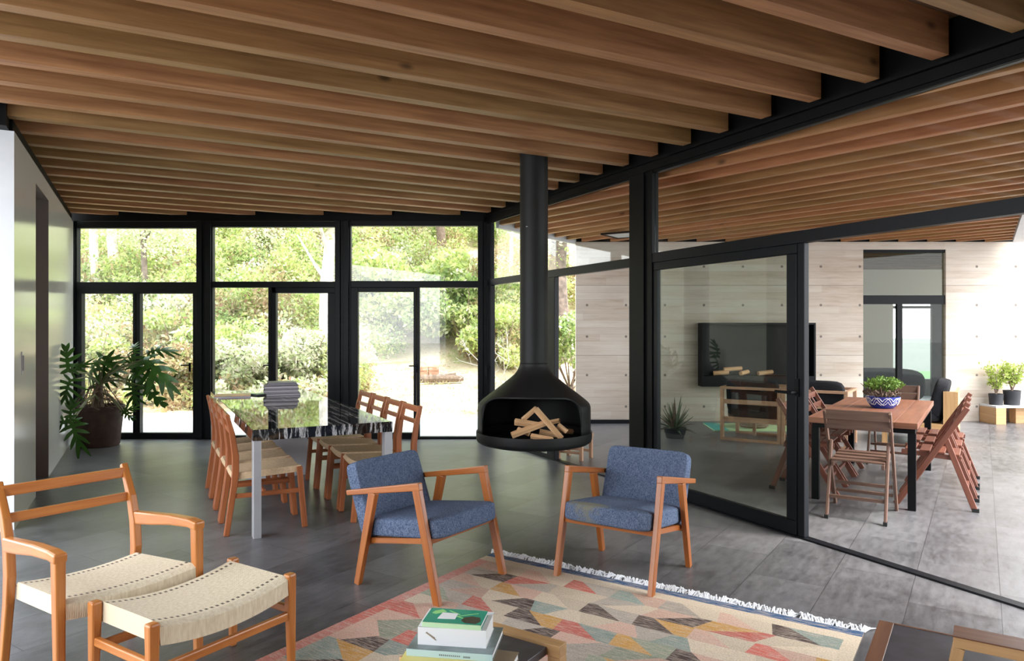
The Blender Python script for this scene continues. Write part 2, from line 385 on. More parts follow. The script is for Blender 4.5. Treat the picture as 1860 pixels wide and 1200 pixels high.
def path(bm, pts, w, ts, side):
    """one continuous timber through several points; w along `side`, thickness ts at each point"""
    pts = [Vector(p) for p in pts]; ws = w if isinstance(w, (list, tuple)) else [w]*len(pts)
    uv = uvl(bm); ou = random.uniform(0, 50); ov = random.uniform(0, 50); rings = []; us = [0]
    for i, p in enumerate(pts):
        d0 = (pts[i]-pts[i-1]).normalized() if i else None; d1 = (pts[i+1]-pts[i]).normalized() if i < len(pts)-1 else None
        d = ((d0 or d1) + (d1 or d0)).normalized(); sd = Vector(side); sd = (sd-d*sd.dot(d)).normalized(); n = d.cross(sd)
        k = 1.0/max(0.35, d.dot(d1 or d0))
        rings.append([bm.verts.new(p + sd*x*ws[i]/2 + n*y*ts[i]*k/2) for x, y in ((-1,-1),(1,-1),(1,1),(-1,1))])
        if i: us.append(us[-1] + (pts[i]-pts[i-1]).length)
    for i in range(len(pts)-1):
        acc = 0
        for q in range(4):
            r = (q+1) % 4; wd = ws[i] if q % 2 == 0 else ts[i]
            f = bm.faces.new((rings[i][q], rings[i][r], rings[i+1][r], rings[i+1][q]))
            for l, (u, v) in zip(f.loops, ((us[i], acc), (us[i], acc+wd), (us[i+1], acc+wd), (us[i+1], acc))): l[uv].uv = (u+ou, v+ov)
            acc += wd
    bm.faces.new(list(reversed(rings[0]))); bm.faces.new(rings[-1])
def box(bm, x0, x1, y0, y1, z0, z1):
    dx, dy, dz = x1-x0, y1-y0, z1-z0
    if dx >= dy and dx >= dz:
        A = [(x0,y0,z0),(x0,y1,z0),(x0,y1,z1),(x0,y0,z1)]; B = [(x1,)+p[1:] for p in A]
    elif dy >= dz:
        A = [(x0,y0,z0),(x0,y0,z1),(x1,y0,z1),(x1,y0,z0)]; B = [(p[0],y1,p[2]) for p in A]
    else:
        A = [(x0,y0,z0),(x1,y0,z0),(x1,y1,z0),(x0,y1,z0)]; B = [(p[0],p[1],z1) for p in A]
    hexa(bm, A, B)
def prism(bm, pts, z0, z1):
    lo = [bm.verts.new((x, y, z0)) for x, y in pts]; hi = [bm.verts.new((x, y, z1)) for x, y in pts]
    bm.faces.new(list(reversed(lo))); bm.faces.new(hi)
    n = len(pts)
    for i in range(n): bm.faces.new((lo[i], lo[(i+1) % n], hi[(i+1) % n], hi[i]))
def lathe(bm, prof, n=32, c=(0, 0), close=False):
    rows = []
    for r, z in prof:
        if r < 1e-5: rows.append([bm.verts.new((c[0], c[1], z))]); continue
        rows.append([bm.verts.new((c[0]+r*math.cos(2*math.pi*i/n), c[1]+r*math.sin(2*math.pi*i/n), z)) for i in range(n)])
    for A, B in zip(rows, rows[1:]):
        for i in range(n):
            j = (i+1) % n
            if len(A) == 1 and len(B) == 1: continue
            if len(A) == 1: bm.faces.new((A[0], B[j], B[i]))
            elif len(B) == 1: bm.faces.new((A[i], A[j], B[0]))
            else: bm.faces.new((A[i], A[j], B[j], B[i]))
def tube(bm, pts, r, n=8):
    pts = [Vector(p) for p in pts]
    rs = r if isinstance(r, (list, tuple)) else [r]*len(pts)
    rows = []
    for i, p in enumerate(pts):
        d = (pts[min(i+1, len(pts)-1)] - pts[max(i-1, 0)]).normalized()
        s = d.orthogonal().normalized() if i == 0 else (s - d*s.dot(d)).normalized()
        t = d.cross(s)
        rows.append([bm.verts.new(p + (s*math.cos(2*math.pi*k/n) + t*math.sin(2*math.pi*k/n))*rs[i]) for k in range(n)])
    for A, B in zip(rows, rows[1:]):
        for k in range(n): bm.faces.new((A[k], A[(k+1) % n], B[(k+1) % n], B[k]))
    bm.faces.new(list(reversed(rows[0]))); bm.faces.new(rows[-1])
def cushion_bm(w, d, h, p=7, cuts=9, crown=0.0):
    bm = bmesh.new(); bmesh.ops.create_cube(bm, size=2)
    bmesh.ops.subdivide_edges(bm, edges=bm.edges[:], cuts=cuts, use_grid_fill=True)
    for v in bm.verts:
        c = v.co; s = (abs(c.x)**p + abs(c.y)**p + abs(c.z)**p)**(1/p)
        c /= s
        k = 1 + crown*max(0, (1-c.x**2))*max(0, (1-c.y**2))
        v.co = Vector((c.x*w/2, c.y*d/2, c.z*h/2*k))
    return bm
def xform(bm, mtx): bmesh.ops.transform(bm, matrix=mtx, verts=bm.verts); return bm

def obj(name, bm, m, parent=None, loc=(0, 0, 0), rz=0.0, smooth=False, bevel=0.0, kind=None, label=None, cat=None, group=None):
    me = bpy.data.meshes.new(name)
    if isinstance(bm, bmesh.types.BMesh):
        bmesh.ops.recalc_face_normals(bm, faces=bm.faces[:])
        bm.to_mesh(me); bm.free()
    else: me = bm
    for mm in (m if isinstance(m, (list, tuple)) else [m]):
        if mm is not None: me.materials.append(mm)
    o = bpy.data.objects.new(name, me); COL.objects.link(o)
    if parent is not None: o.parent = parent
    o.location = loc; o.rotation_euler = (0, 0, rz)
    if smooth:
        for p in me.polygons: p.use_smooth = True
        me.set_sharp_from_angle(angle=R(38))
    if bevel > 0:
        b = o.modifiers.new('bevel', 'BEVEL'); b.width = bevel; b.segments = 2; b.limit_method = 'ANGLE'; b.angle_limit = R(40)
    props(o, label, cat, group, kind)
    return o
def props(o, label=None, cat=None, group=None, kind=None):
    for k, v in (('label', label), ('category', cat), ('group', group), ('kind', kind)):
        if v: o[k] = v
def thing(name, label, cat, loc=(0, 0, 0), rz=0.0, group=None, kind=None):
    o = bpy.data.objects.new(name, None); COL.objects.link(o)
    o.empty_display_size = 0.2; o.location = loc; o.rotation_euler = (0, 0, rz)
    props(o, label, cat, group, kind); return o
def dup(root, loc, rz, label=None, group=None):
    r = root.copy(); COL.objects.link(r); r.location = loc; r.rotation_euler = (0, 0, rz)
    if label: r['label'] = label
    if group: r['group'] = group
    def rec(src, dst):
        for ch in [c for c in src.children]:
            c = ch.copy(); COL.objects.link(c); c.parent = dst; rec(ch, c)
    rec(root, r); return r
def NB(): return bmesh.new()
def one(fn, *a, **k):
    bm = NB(); fn(bm, *a, **k); return bm

# ---------------------------------------------------------------- room shell
def poly_obj(name, pts, z0, z1, m, **k):
    bm = NB(); prism(bm, pts, z0, z1); return obj(name, bm, m, **k)
def P2(v): return (v.x, v.y)

# floor of living room and veranda (one continuous slate floor)
fl = [P2(ab(-4.0, -4.6)), (7.0, -4.0), (13.5, -2.0), (13.5, 11.72), (1.02, 11.72), (-0.40, 9.90), (-6.35, 9.90), P2(ab(11.3, -1.75)), P2(ab(3.0, -4.6))]
poly_obj('floor', fl, -0.12, 0.0, M['slate'], kind='structure')

# floor track of the sliding glass wall
obj('trim_1', one(box, GW-0.035, GW+0.035, 0.56, 8.88, -0.02, 0.012), M['steel_frame'], rz=PHI, kind='structure')

# living-room timber ceiling joists
J0, JP, JW = 2.46, 0.434, 0.10
for k in range(-12, 21):
    a0 = J0 + JP*k; a1 = a0 + JW
    e0 = min(4.12, (9.74 - CB*a0)/SB); e1 = min(4.12, (9.74 - CB*a1)/SB)
    s = -1.75 if a1 < 6.3 else -0.93
    if e1 - s < 0.15: continue
    bm = NB(); z0, z1 = 3.09, 3.323
    hexa(bm, [(s, a0, z0), (s, a1, z0), (s, a1, z1), (s, a0, z1)], [(e0, a0, z0), (e1, a1, z0), (e1, a1, z1), (e0, a0, z1)])
    obj('ceiling_joist', bm, M['joist'], rz=PHI, bevel=0.002, label='brown timber joist spanning the living room ceiling, in the row left of the black beam',
        cat='joist', group='living room ceiling joists')
# unseen rear wall, added to cut the light from behind the camera
bm = NB(); box(bm, -1.86, 4.3, -3.35, -3.15, 2.1, 3.45); box(bm, -1.49, 4.3, -3.35, -3.15, -0.1, 2.1); box(bm, -1.86, -1.5, -3.35, -3.15, -0.1, 2.25)
obj('light_block_rear', bm, M['white_wall'], rz=PHI, kind='structure')
obj('light_block_left', one(box, -1.86, -1.66, -3.14, 0.8, 0, 3.03), M['white_wall'], rz=PHI, kind='structure')  # unseen wall added to keep side light off the joists
obj('light_block_right', one(box, 4.14, 4.32, -3.14, 0.55, 0, 2.98), M['white_wall'], rz=PHI, kind='structure')  # unseen wall added, shuts out light through the near glass side
# boards above the joists
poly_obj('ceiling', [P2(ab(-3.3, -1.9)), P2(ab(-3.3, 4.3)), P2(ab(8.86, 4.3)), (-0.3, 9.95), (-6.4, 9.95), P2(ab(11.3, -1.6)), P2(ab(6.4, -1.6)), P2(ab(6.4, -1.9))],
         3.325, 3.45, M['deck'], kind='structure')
# steel beam over the glass wall, with lower flange
bm = NB(); box(bm, GW-0.055, GW+0.055, -3.1, 8.88, 2.99, 3.06); box(bm, GW-0.04, GW+0.04, -3.1, 8.86, 3.06, 3.325); box(bm, GW-0.085, GW+0.06, -3.1, 8.84, 3.062, 3.082)
box(bm, GW-0.035, GW-0.015, -1.2, 8.86, 2.965, 2.992)
obj('trim_2', bm, M['steel'], rz=PHI, kind='structure')
# beam over the back windows
obj('trim_3', one(box, -6.15, -0.28, 9.80, 9.92, 3.015, 3.325), M['steel'], kind='structure')
# left-edge beam, black strip over the white wall, filler added to block sky
bm = NB(); box(bm, -1.10, -0.88, 6.46, 11.35, 3.005, 3.088); box(bm, -4.4, -0.90, 6.30, 6.50, 3.0, 3.3); box(bm, -1.10, -0.935, 6.51, 11.3, 3.089, 3.324)
obj('trim_4', bm, M['steel'], rz=PHI, kind='structure')
# roof edge plate above joists on the open left side
obj('trim_5', one(box, -1.86, -1.76, -3.1, 6.29, 3.04, 3.325), M['steel'], rz=PHI, kind='structure')

# left lacquered wall with door recess
a_end = 11.27
bm = NB()
box(bm, -1.60, -0.87, 6.455, 7.65, 0, 3.0)
box(bm, -1.60, -0.87, 8.61, 10.3, 0, 3.0)
prism(bm, [(-1.60, 10.3), (-0.87, 10.3), (-0.87, (9.78+SB*0.87)/CB), (-1.60, (9.78+SB*1.60)/CB)], 0, 3.0)
box(bm, -1.60, -0.87, 7.65, 8.61, 2.83, 3.0)
bmesh.ops.recalc_face_normals(bm, faces=bm.faces[:])
bm.faces.ensure_lookup_table()
for f in bm.faces:
    c = f.calc_center_median()
    f.material_index = 1 if (c.y < 6.46 and f.normal.y < -0.9) else (2 if (8.5 < c.y < 8.62 and f.normal.y < -.9) or (c.z > 2.8 and c.z < 2.84 and f.normal.z < -.5) else 0)  # far jamb and lintel soffit get the darker taupe
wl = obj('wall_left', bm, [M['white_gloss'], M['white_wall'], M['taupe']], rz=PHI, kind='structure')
dr = thing('door_1', None, None, kind='structure')
bm = NB(); box(bm, -1.30, -1.03, 7.65, 8.61, 0.005, 2.83)
obj('door_leaf', bm, M['taupe'], dr, rz=PHI)
# pull handle on the lacquered panel beside the recess
hd = NB(); box(hd, -0.87, -0.864, 6.80, 6.84, 1.15, 1.33); box(hd, -0.864, -0.852, 6.815, 6.825, 1.18, 1.30)
obj('door_pull', hd, M['alu'], rz=PHI, label='small metal pull handle on the glossy white wall panel at left', cat='handle')

# back wall windows (plane Y = 9.78)
YB = 9.78; K = YB/F
def bx(x): return (x-930)*K
def bz(y): return H + (600-y)*K
def rect(bm, x0, x1, y0, y1, d0=0.0, d1=0.09):  # px rectangle on the back wall -> box
    box(bm, bx(x0), bx(x1), YB+d0, YB+d1, bz(y1), bz(y0))
def window(name, rects, panes, glassmat):
    t = thing(name, None, None, kind='structure')
    bm = NB()
    for r in rects: rect(bm, *r)
    obj('window_frame', bm, M['steel_frame'], t, bevel=0.004)
    for (x0, x1, y0, y1) in panes:
        bm = NB(); rect(bm, x0-3, x1+3, y0-3, y1+3, 0.040, 0.048)
        obj('pane', bm, glassmat, t)
    return t
YF = 797
w1 = window('window_1', [(137, 139.5, 402, YF), (139.5, 358, 402, 414), (139.5, 358, 512, 527), (139.5, 148, 527, YF), (350, 358, 527, YF), (148, 350, 527, 533),
     (148, 350, 786, YF), (241, 246.5, 533, 786), (247.5, 254, 533, 786)], [(139, 358, 414, 512), (149, 241, 533, 786), (254, 349, 533, 786)], M['glass'])
w2 = window('window_2', [(384, 386, 402, YF), (386, 609, 402, 412), (386, 609, 511, 522), (487, 493, 522, YF), (494, 501, 522, YF), (494, 609, 522, 532), (595, 609, 532, YF), (386, 487, 791, YF), (501, 595, 784, YF)],
     [(385, 609, 412, 511), (385, 487, 522, 791), (501, 595, 532, 784)], M['glass'])
w3 = window('window_3', [(634, 637, 402, YF), (637, 868, 400, 410), (637, 868, 510, 522), (637, 650, 522, YF), (650, 751, 522, 530), (751, 756, 522, YF), (757, 762, 522, YF), (650, 751, 786, YF), (762, 868, 793, YF)],
     [(636, 868, 410, 510), (650, 751, 530, 786), (762, 868, 522, 793)], M['glass'])
for w, x, y in ((w1, 345, 663), (w2, 494, 663), (w3, 757, 664)):
    bm = NB(); cx, cz = bx(x), bz(y)
    tube(bm, [(cx, YB+0.0, cz), (cx, YB-0.055, cz), (cx-0.10, YB-0.055, cz)], 0.009, 8); box(bm, cx-0.014, cx+0.014, YB-0.012, YB, cz-0.09, cz+0.03)
    obj('handle', bm, M['steel'], w)
# posts between the bays
for i, (x0, x1) in enumerate(((133, 137), (358, 384), (609, 634), (868, 893))):
    bm = NB(); g = (x1-x0)
    if g > 10:
        box(bm, bx(x0), bx(x0+g*0.38), YB-0.03, YB+0.10, 0, 3.015); box(bm, bx(x0+g*0.38), bx(x0+g*0.62), YB+0.0, YB+0.10, 0, 3.015); box(bm, bx(x0+g*0.62), bx(x1), YB-0.03, YB+0.10, 0, 3.015)
    else: box(bm, bx(x0), bx(x1), YB-0.02, YB+0.10, 0, 3.015)
    obj('trim_%d' % (6+i), bm, M['steel_frame'], kind='structure', bevel=0.004)

# glass wall along b = GW
def gframe(bm, a0, a1, z0, z1, t=0.05, off=0.0): box(bm, GW-t/2+off, GW+t/2+off, min(a0, a1), max(a0, a1), z0, z1)
aC = gwa(893); aM0, aM1 = gwa(1011), gwa(997); aP0, aP1 = gwa(1190), gwa(1150); aD0, aD1 = gwa(1465), gwa(1433)
g4 = thing('window_4', None, None, kind='structure')
bm = NB()
gframe(bm, aP1, 8.82, 2.118, 2.205, 0.06); gframe(bm, aM0, aM1, 0, 2.118, 0.06); gframe(bm, aM1, 8.82, 0.0, 0.05, 0.05)
gframe(bm, aC-0.03, aC+0.03, 0.05, 2.118, 0.07); gframe(bm, aC-0.03, aC+0.0, 2.2, 2.99, 0.05)
obj('window_frame', bm, M['steel_frame'], g4, rz=PHI, bevel=0.004)
for a0, a1, z0, z1 in ((aP1, 8.80, 2.2, 2.985), (aM1, 8.80, 0.05, 2.12)):
    obj('pane', one(box, GW-0.004, GW+0.004, a0, a1, z0, z1), M['glass'], g4, rz=PHI)
bm = NB(); zz = H - 66*gwD(890)/F
tube(bm, [(GW-0.03, aC-0.01, zz), (GW-0.09, aC-0.01, zz), (GW-0.09, aC-0.01, zz-0.12)], 0.01, 8)
obj('handle', bm, M['steel'], g4, rz=PHI)
# post in the middle of the glass wall
bm = NB(); box(bm, GW-0.05, GW+0.05, aP0+0.11, aP1, 0, 2.99); box(bm, GW-0.03, GW+0.03, aP0+0.07, aP0+0.11, 0, 2.99); box(bm, GW-0.04, GW+0.04, aP0, aP0+0.07, 0, 2.99)
obj('trim_10', bm, M['steel'], rz=PHI, kind='structure', bevel=0.004)
# transom and upper pane right of the post
g5 = thing('window_5', None, None, kind='structure')
bm = NB(); gframe(bm, 0.6, aP0, 2.133, 2.22, 0.07); gframe(bm, 0.6, aP0, 2.965, 2.99, 0.05)
obj('window_frame', bm, M['steel_frame'], g5, rz=PHI)
obj('pane', one(box, GW-0.004, GW+0.004, 0.6, aP0, 2.2, 2.985), M['glass'], g5, rz=PHI)
# sliding door leaf
d2 = thing('door_2', None, None, kind='structure')
bm = NB(); aL0 = aD0 + (aD1-aD0)*0.42
gframe(bm, aL0, aP0-0.005, 2.06, 2.131, 0.045, -0.005); gframe(bm, aL0, aP0-0.005, 0.012, 0.115, 0.045, -0.005)
gframe(bm, aL0, aD1, 0.115, 2.06, 0.045, -0.005); gframe(bm, aP0-0.06, aP0-0.005, 0.115, 2.06, 0.045, -0.005)
obj('door_frame', bm, M['steel_frame'], d2, rz=PHI, bevel=0.004)
obj('pane', one(box, GW-0.009, GW-0.001, aD1-0.01, aP0-0.05, 0.10, 2.07), M['glass_tint'], d2, rz=PHI)
bm = NB(); gframe(bm, aD0, aD0 + (aD1-aD0)*0.36, 0.012, 2.133, 0.05); obj('door_post', bm, M['steel_frame'], d2, rz=PHI, bevel=0.004)
bm = NB(); am = (aD0+aD1)/2 - 0.02; zz = H - 112*gwD(1450)/F
tube(bm, [(GW-0.02, am, zz), (GW-0.085, am, zz), (GW-0.085, am+0.15, zz)], 0.011, 8); box(bm, GW-0.036, GW-0.02, am-0.018, am+0.018, zz-0.03, zz+0.10)
obj('handle', bm, M['steel'], d2, rz=PHI)

# concrete wall (plane Y = 11.7)
YC = 11.7
def cx_(x): return (x-930)*YC/F
def cz_(y): return H + (600-y)*YC/F
ox0, ox1, oz1 = cx_(1568), cx_(1718), cz_(453)
bm = NB()
box(bm, cx_(1046), ox0, YC, YC+0.10, -0.1, 2.965); box(bm, ox1, 13.5, YC, YC+0.10, -0.1, 2.965); box(bm, ox0, ox1, YC, YC+0.10, oz1, 2.965)
obj('wall_back', bm, M['concrete'], kind='structure')
# window in the concrete wall
w6 = thing('window_6', None, None, kind='structure')
bm = NB(); yw = YC+0.02
box(bm, ox0, ox1, yw, yw+0.06, cz_(552), cz_(536)); box(bm, cx_(1631), cx_(1640.5), yw, yw+0.06, 0, cz_(552)); box(bm, ox0, ox1, yw, yw+0.06, 0, 0.06)
box(bm, ox0, ox1, yw, yw+0.06, oz1-0.05, oz1)
obj('window_frame', bm, M['steel'], w6)
obj('pane', one(box, ox0, ox1, yw+0.03, yw+0.038, 0.06, oz1-0.05), M['glass_back'], w6)
# room behind that window
bm = NB()
box(bm, 4.9, 13.0, YC+0.10, 16.2, -0.1, 0.0)
obj('floor_back_room', bm, M['slate_inset'], kind='structure')
bm = NB(); box(bm, 4.7, 4.9, YC+0.10, 16.2, 0, 3.0)
box(bm, 4.7, 8.62, 16.0, 16.2, 0, 3.0); box(bm, 8.62, 13, 16.0, 16.2, 2.28, 3.0)
obj('wall_back_room', bm, M['room_wall'], kind='structure')
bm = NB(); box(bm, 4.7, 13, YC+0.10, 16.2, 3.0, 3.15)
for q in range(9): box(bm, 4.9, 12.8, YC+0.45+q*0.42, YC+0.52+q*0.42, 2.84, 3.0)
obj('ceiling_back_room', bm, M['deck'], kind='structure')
w7 = thing('reflection_window', None, None, kind='structure')  # far window made up to stand in for the pane's bright reflection
bm = NB()
for q in range(4): box(bm, 8.62+q*1.40, 8.13+q*1.40, 16.05, 16.12, 0, 2.28)
box(bm, 8.62, 12.8, 16.05, 16.12, 2.0, 2.06)
obj('window_frame', bm, M['steel'], w7)
obj('pane', one(box, 8.62, 12.8, 16.08, 16.088, 0, 2.28), M['glass'], w7)
sf = cushion_bm(1.5, 0.7, 0.62, 4, 7); xform(sf, Matrix.Translation((6.75, 13.0, 0.50)))
obj('indoor_sofa', sf, M['black_cloth'], smooth=True, label='dark rounded sofa seen through the window of the concrete wall', cat='sofa')

obj('trim_14', one(box, cx_(1046), 13.5, YC+0.03, YC+0.095, 2.966, 3.199), M['steel'], kind='structure')  # black strip added in the gap over the wall to hide the sky
# veranda joists
jv = Vector((0.6418, -0.767, 0)); nv = Vector((0.767, 0.6418, 0)); JA = math.atan2(jv.y, jv.x)
sL, sR = -5.60, 0.40
def clip(c, lines):
    t0, t1 = -30, 30
    for (nx, ny, lo) in lines:         # nx*X+ny*Y >= lo
        k = nx*jv.x + ny*jv.y; v = nx*c*nv.x + ny*c*nv.y - lo
        if abs(k) < 1e-6: continue
        t = -v/k
        if k > 0: t0 = max(t0, t)
        else: t1 = min(t1, t)
    return t0, t1
VL = [(dE.x, dE.y, sL), (-dE.x, -dE.y, -sR), (CB, SB, GW+0.06), (0, -1, -YC+0.01)]
for k in range(-9, 27):
    c0 = 5.13 - 0.035 + 0.365*k; c1 = c0 + 0.07
    (s0, e0), (s1, e1) = clip(c0, VL), clip(c1, VL)
    if min(e0-s0, e1-s1) < 0.25: continue
    z0, z1 = 2.97, 3.198
    bm = NB()
    hexa(bm, [(s0, c0, z0), (s1, c1, z0), (s1, c1, z1), (s0, c0, z1)], [(e0, c0, z0), (e1, c1, z0), (e1, c1, z1), (e0, c0, z1)])
    obj('veranda_joist', bm, M['joist_out'], rz=JA, bevel=0.003, label='orange-brown timber joist of the veranda roof, in the row right of the black beam',
        cat='joist', group='veranda roof joists')
# veranda deck polygon
def isect(n1, n2):
    (a, b, c), (d, e, f) = n1, n2; det = a*e-b*d
    return ((c*e-b*f)/det, (a*f-c*d)/det)
Lf = (dE.x, dE.y, sL); Rf = (dE.x, dE.y, sR); Gw = (CB, SB, GW+0.045); Cw = (0, 1, YC+0.3)
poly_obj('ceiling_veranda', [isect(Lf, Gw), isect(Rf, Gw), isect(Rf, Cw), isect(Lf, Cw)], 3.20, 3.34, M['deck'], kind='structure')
# pale roof edges
def fascia(name, s, w, c0, c1, z0, z1, m=None):
    bm = NB(); box(bm, s, s+w, c0, c1, z0, z1); obj(name, bm, m or M['fascia'], rz=PSI, kind='structure')
fascia('trim_11', sL-0.06, 0.05, 8.1, 11.2, 2.93, 3.36)
fascia('trim_12', sR+0.01, 0.30, 4.0, 14.2, 2.94, 3.36)
# shallow skylight box under the joists
sk = NB(); 
for q in ((-.29,.29,-.29,-.25), (-.29,.29,.25,.29), (-.29,-.25,-.25,.25), (.25,.29,-.25,.25)): box(sk, q[0], q[1], q[2], q[3], 2.945, 2.97)
t = thing('roof_lantern', 'small pale square skylight let into the veranda ceiling near the concrete wall', 'skylight', (1.74, 10.78, 0), PSI)
obj('skylight_frame', sk, M['steel'], t); obj('skylight_pane', one(box, -.25, .25, -.25, .25, 2.955, 2.965), M['fascia'], t)  # pane is opaque, its pale colour stands in for sky light
# metal strip at the foot of the concrete wall
obj('trim_13', one(box, 1.10, 2.02, 11.40, 11.44, 0.0, 0.062), M['steel_frame'], kind='structure')

# terrain
def TH(X, Y):
    d = max(0.0, Y-12.4)
    left = max(0.0, min(1.0, (-3.2-X)/2.5))
    h = 0.06*d + max(0, Y-17.5+3.0*left)*0.42
    return h - 0.03
n1, n2 = 46, 46
vs = []; fs = []
for j in range(n2):
    for i in range(n1):
        X = -30 + 34.6*i/(n1-1); Y = 12.3 + 40*(j/(n2-1))**1.3
        vs.append((X, Y, TH(X, Y) + random.uniform(-.04, .04)))
for j in range(n2-1):
    for i in range(n1-1):
        q = j*n1+i; fs.append((q, q+1, q+n1+1, q+n1))
me = bpy.data.meshes.new('hillside'); me.from_pydata(vs, [], fs)
o = obj('hillside_ground', me, M['ground'], kind='structure')
for p in me.polygons: p.use_smooth = True
bm = NB(); box(bm, -14, 1.02, 9.90, 12.35, -0.11, -0.004)
obj('terrace_paving', bm, M['terrace'], kind='structure')
bm = NB(); box(bm, -60, 60, -70, 9.5, -0.3, -0.125); obj('ground', bm, M['terrace'], kind='structure')
bm = NB(); box(bm, 4.7, 40, 16.3, 27, -0.2, -0.05); obj('reflected_green', bm, M['reflected_green'], kind='stuff', label='green slab standing in for the green reflection in the window of the concrete wall', cat='reflected_green')  # slab made up for the green part of the reflection
bm = NB(); box(bm, 4.7, 120, 27.01, 140, -0.25, -0.1)

obj('trim_15', one(box, 7.5, 14, 16.6, 16.9, -0.05, 0.36), M['growbag'], kind='structure')  # dark block made up for the dark foot of the reflection
obj('reflection_land', bm, M['reflection_far'], kind='structure')  # land made up for the grey strip of the reflection

# ---------------------------------------------------------------- leaves (numpy)
rng = np.random.default_rng(5)
def leaf_mesh(name, centers, size, tones, updown=0.6, aspect=0.5):
    """one small bent leaf (two triangles pairs) per centre; per-leaf colour in 'tone'"""
    n = len(centers); c = np.asarray(centers, float)
    d = rng.normal(size=(n, 3)); d /= np.linalg.norm(d, axis=1, keepdims=True)
    e = rng.normal(size=(n, 3)); e[:, 2] *= updown; e -= d*np.sum(d*e, axis=1, keepdims=True); e /= np.linalg.norm(e, axis=1, keepdims=True)
    nn = np.cross(d, e)
    s = (size*rng.uniform(0.6, 1.4, n))[:, None]
    p0 = c - d*s*0.5; p2 = c + d*s*0.5; p1 = c + e*s*aspect*0.5 + nn*s*0.08; p3 = c - e*s*aspect*0.5 + nn*s*0.08
    V = np.stack([p0, p1, p2, p3], 1).reshape(-1, 3)
    me = bpy.data.meshes.new(name)
    me.vertices.add(4*n); me.vertices.foreach_set('co', V.astype(np.float32).ravel())
    me.loops.add(4*n); me.loops.foreach_set('vertex_index', np.arange(4*n, dtype=np.int32))
    me.polygons.add(n); me.polygons.foreach_set('loop_start', np.arange(0, 4*n, 4, dtype=np.int32))
    me.polygons.foreach_set('loop_total', np.full(n, 4, dtype=np.int32))
    me.update(calc_edges=True)
    at = me.color_attributes.new('tone', 'FLOAT_COLOR', 'CORNER')
    col = np.ones((n, 4, 4)); col[:, :, :3] = np.asarray(tones)[:, None, :]
    at.data.foreach_set('color', col.astype(np.float32).ravel())
    return me
PAL = {
 'bright': [(0.56, 0.63, 0.22), (0.46, 0.56, 0.18), (0.64, 0.64, 0.30), (0.38, 0.48, 0.16), (0.60, 0.66, 0.36)],
 'deep':   [(0.28, 0.38, 0.13), (0.34, 0.44, 0.15), (0.42, 0.50, 0.18), (0.22, 0.31, 0.12), (0.50, 0.56, 0.24)],
 'pale':   [(0.62, 0.66, 0.44), (0.70, 0.66, 0.54), (0.74, 0.64, 0.58), (0.52, 0.58, 0.34), (0.58, 0.64, 0.38)],
 'dry':    [(0.46, 0.33, 0.20), (0.54, 0.42, 0.24), (0.40, 0.34, 0.16), (0.36, 0.22, 0.14), (0.50, 0.46, 0.22)],
}
def tones_for(kinds):
    out = np.empty((len(kinds), 3))
    for i, k in enumerate(kinds): out[i] = PAL[k][rng.integers(5)]
    return out*rng.uniform(0.8, 1.15, (len(kinds), 1))

# undergrowth over the slope
cs, ks = [], []
nclump = 620
for q in range(nclump):
    Y = 14.6 + 19*rng.random()**1.15; X = -0.72*Y*rng.random()**0.9 + 0.16*Y*(rng.random()) + 0.4
    if X > 0.09*Y + 1.0: continue
    if X > -3.4 and Y < 19.5 and not (X > -1.0 and Y > 18): continue     # sandy clearing
    if X < -3.4 and Y < 15: Y += 0.3
    r = rng.uniform(0.35, 0.85); hgt = rng.uniform(0.7, 1.9)
    n = int(700*r*hgt/(0.5*1.2))
    kind = rng.choice(['bright', 'bright', 'bright', 'pale', 'deep', 'dry'] if X < -3 else ['deep', 'bright', 'deep', 'bright', 'dry'])
    dirs = rng.normal(size=(n, 3)); dirs /= np.linalg.norm(dirs, axis=1, keepdims=True)
    rad = rng.uniform(0.45, 1.0, (n, 1))
    pts = dirs*rad*np.array([[r, r, hgt/2]]) + np.array([[X, Y, TH(X, Y) + hgt*0.42]])
    cs.append(pts); kk = np.where(rng.random(n) < 0.16, rng.choice(['pale', 'dry']), kind); ks.extend(list(kk))
for q in range(190):
    Y = rng.uniform(12.9, 15.6); X = rng.uniform(-0.72*Y, -3.3); r = rng.uniform(0.2, 0.42); hgt = rng.uniform(0.25, 0.8); n = 150
    dirs = rng.normal(size=(n, 3)); dirs /= np.linalg.norm(dirs, axis=1, keepdims=True)
    cs.append(dirs*rng.uniform(0.45, 1.0, (n, 1))*np.array([[r, r, hgt/2]]) + np.array([[X, Y, TH(X, Y) + hgt*0.42]]))
    ks.extend(list(rng.choice(['dry', 'dry', 'bright', 'pale'], 1)) * n)
cs = np.concatenate(cs)
obj('undergrowth', leaf_mesh('undergrowth', cs, 0.105, tones_for(ks)), M['leaf'], kind='stuff', label='sunlit leafy undergrowth covering the slope beyond the back windows', cat='undergrowth')
# grass tufts on the sandy ground
cs = []
for q in range(900):
    X = rng.uniform(-9, 1.5); Y = rng.uniform(12.6, 20)
    n = 22; p = rng.normal(size=(n, 3))*np.array([[.12, .12, .03]]) + np.array([[X, Y, TH(X, Y)+0.06]]); cs.append(p)
cs = np.concatenate(cs); 
obj('grass', leaf_mesh('grass', cs, 0.055, tones_for(list(rng.choice(['bright', 'dry', 'pale', 'dry'], len(cs)))), 1.0, 0.18), M['leaf'], kind='stuff', label='short dry grass tufts on the sandy clearing outside', cat='grass')

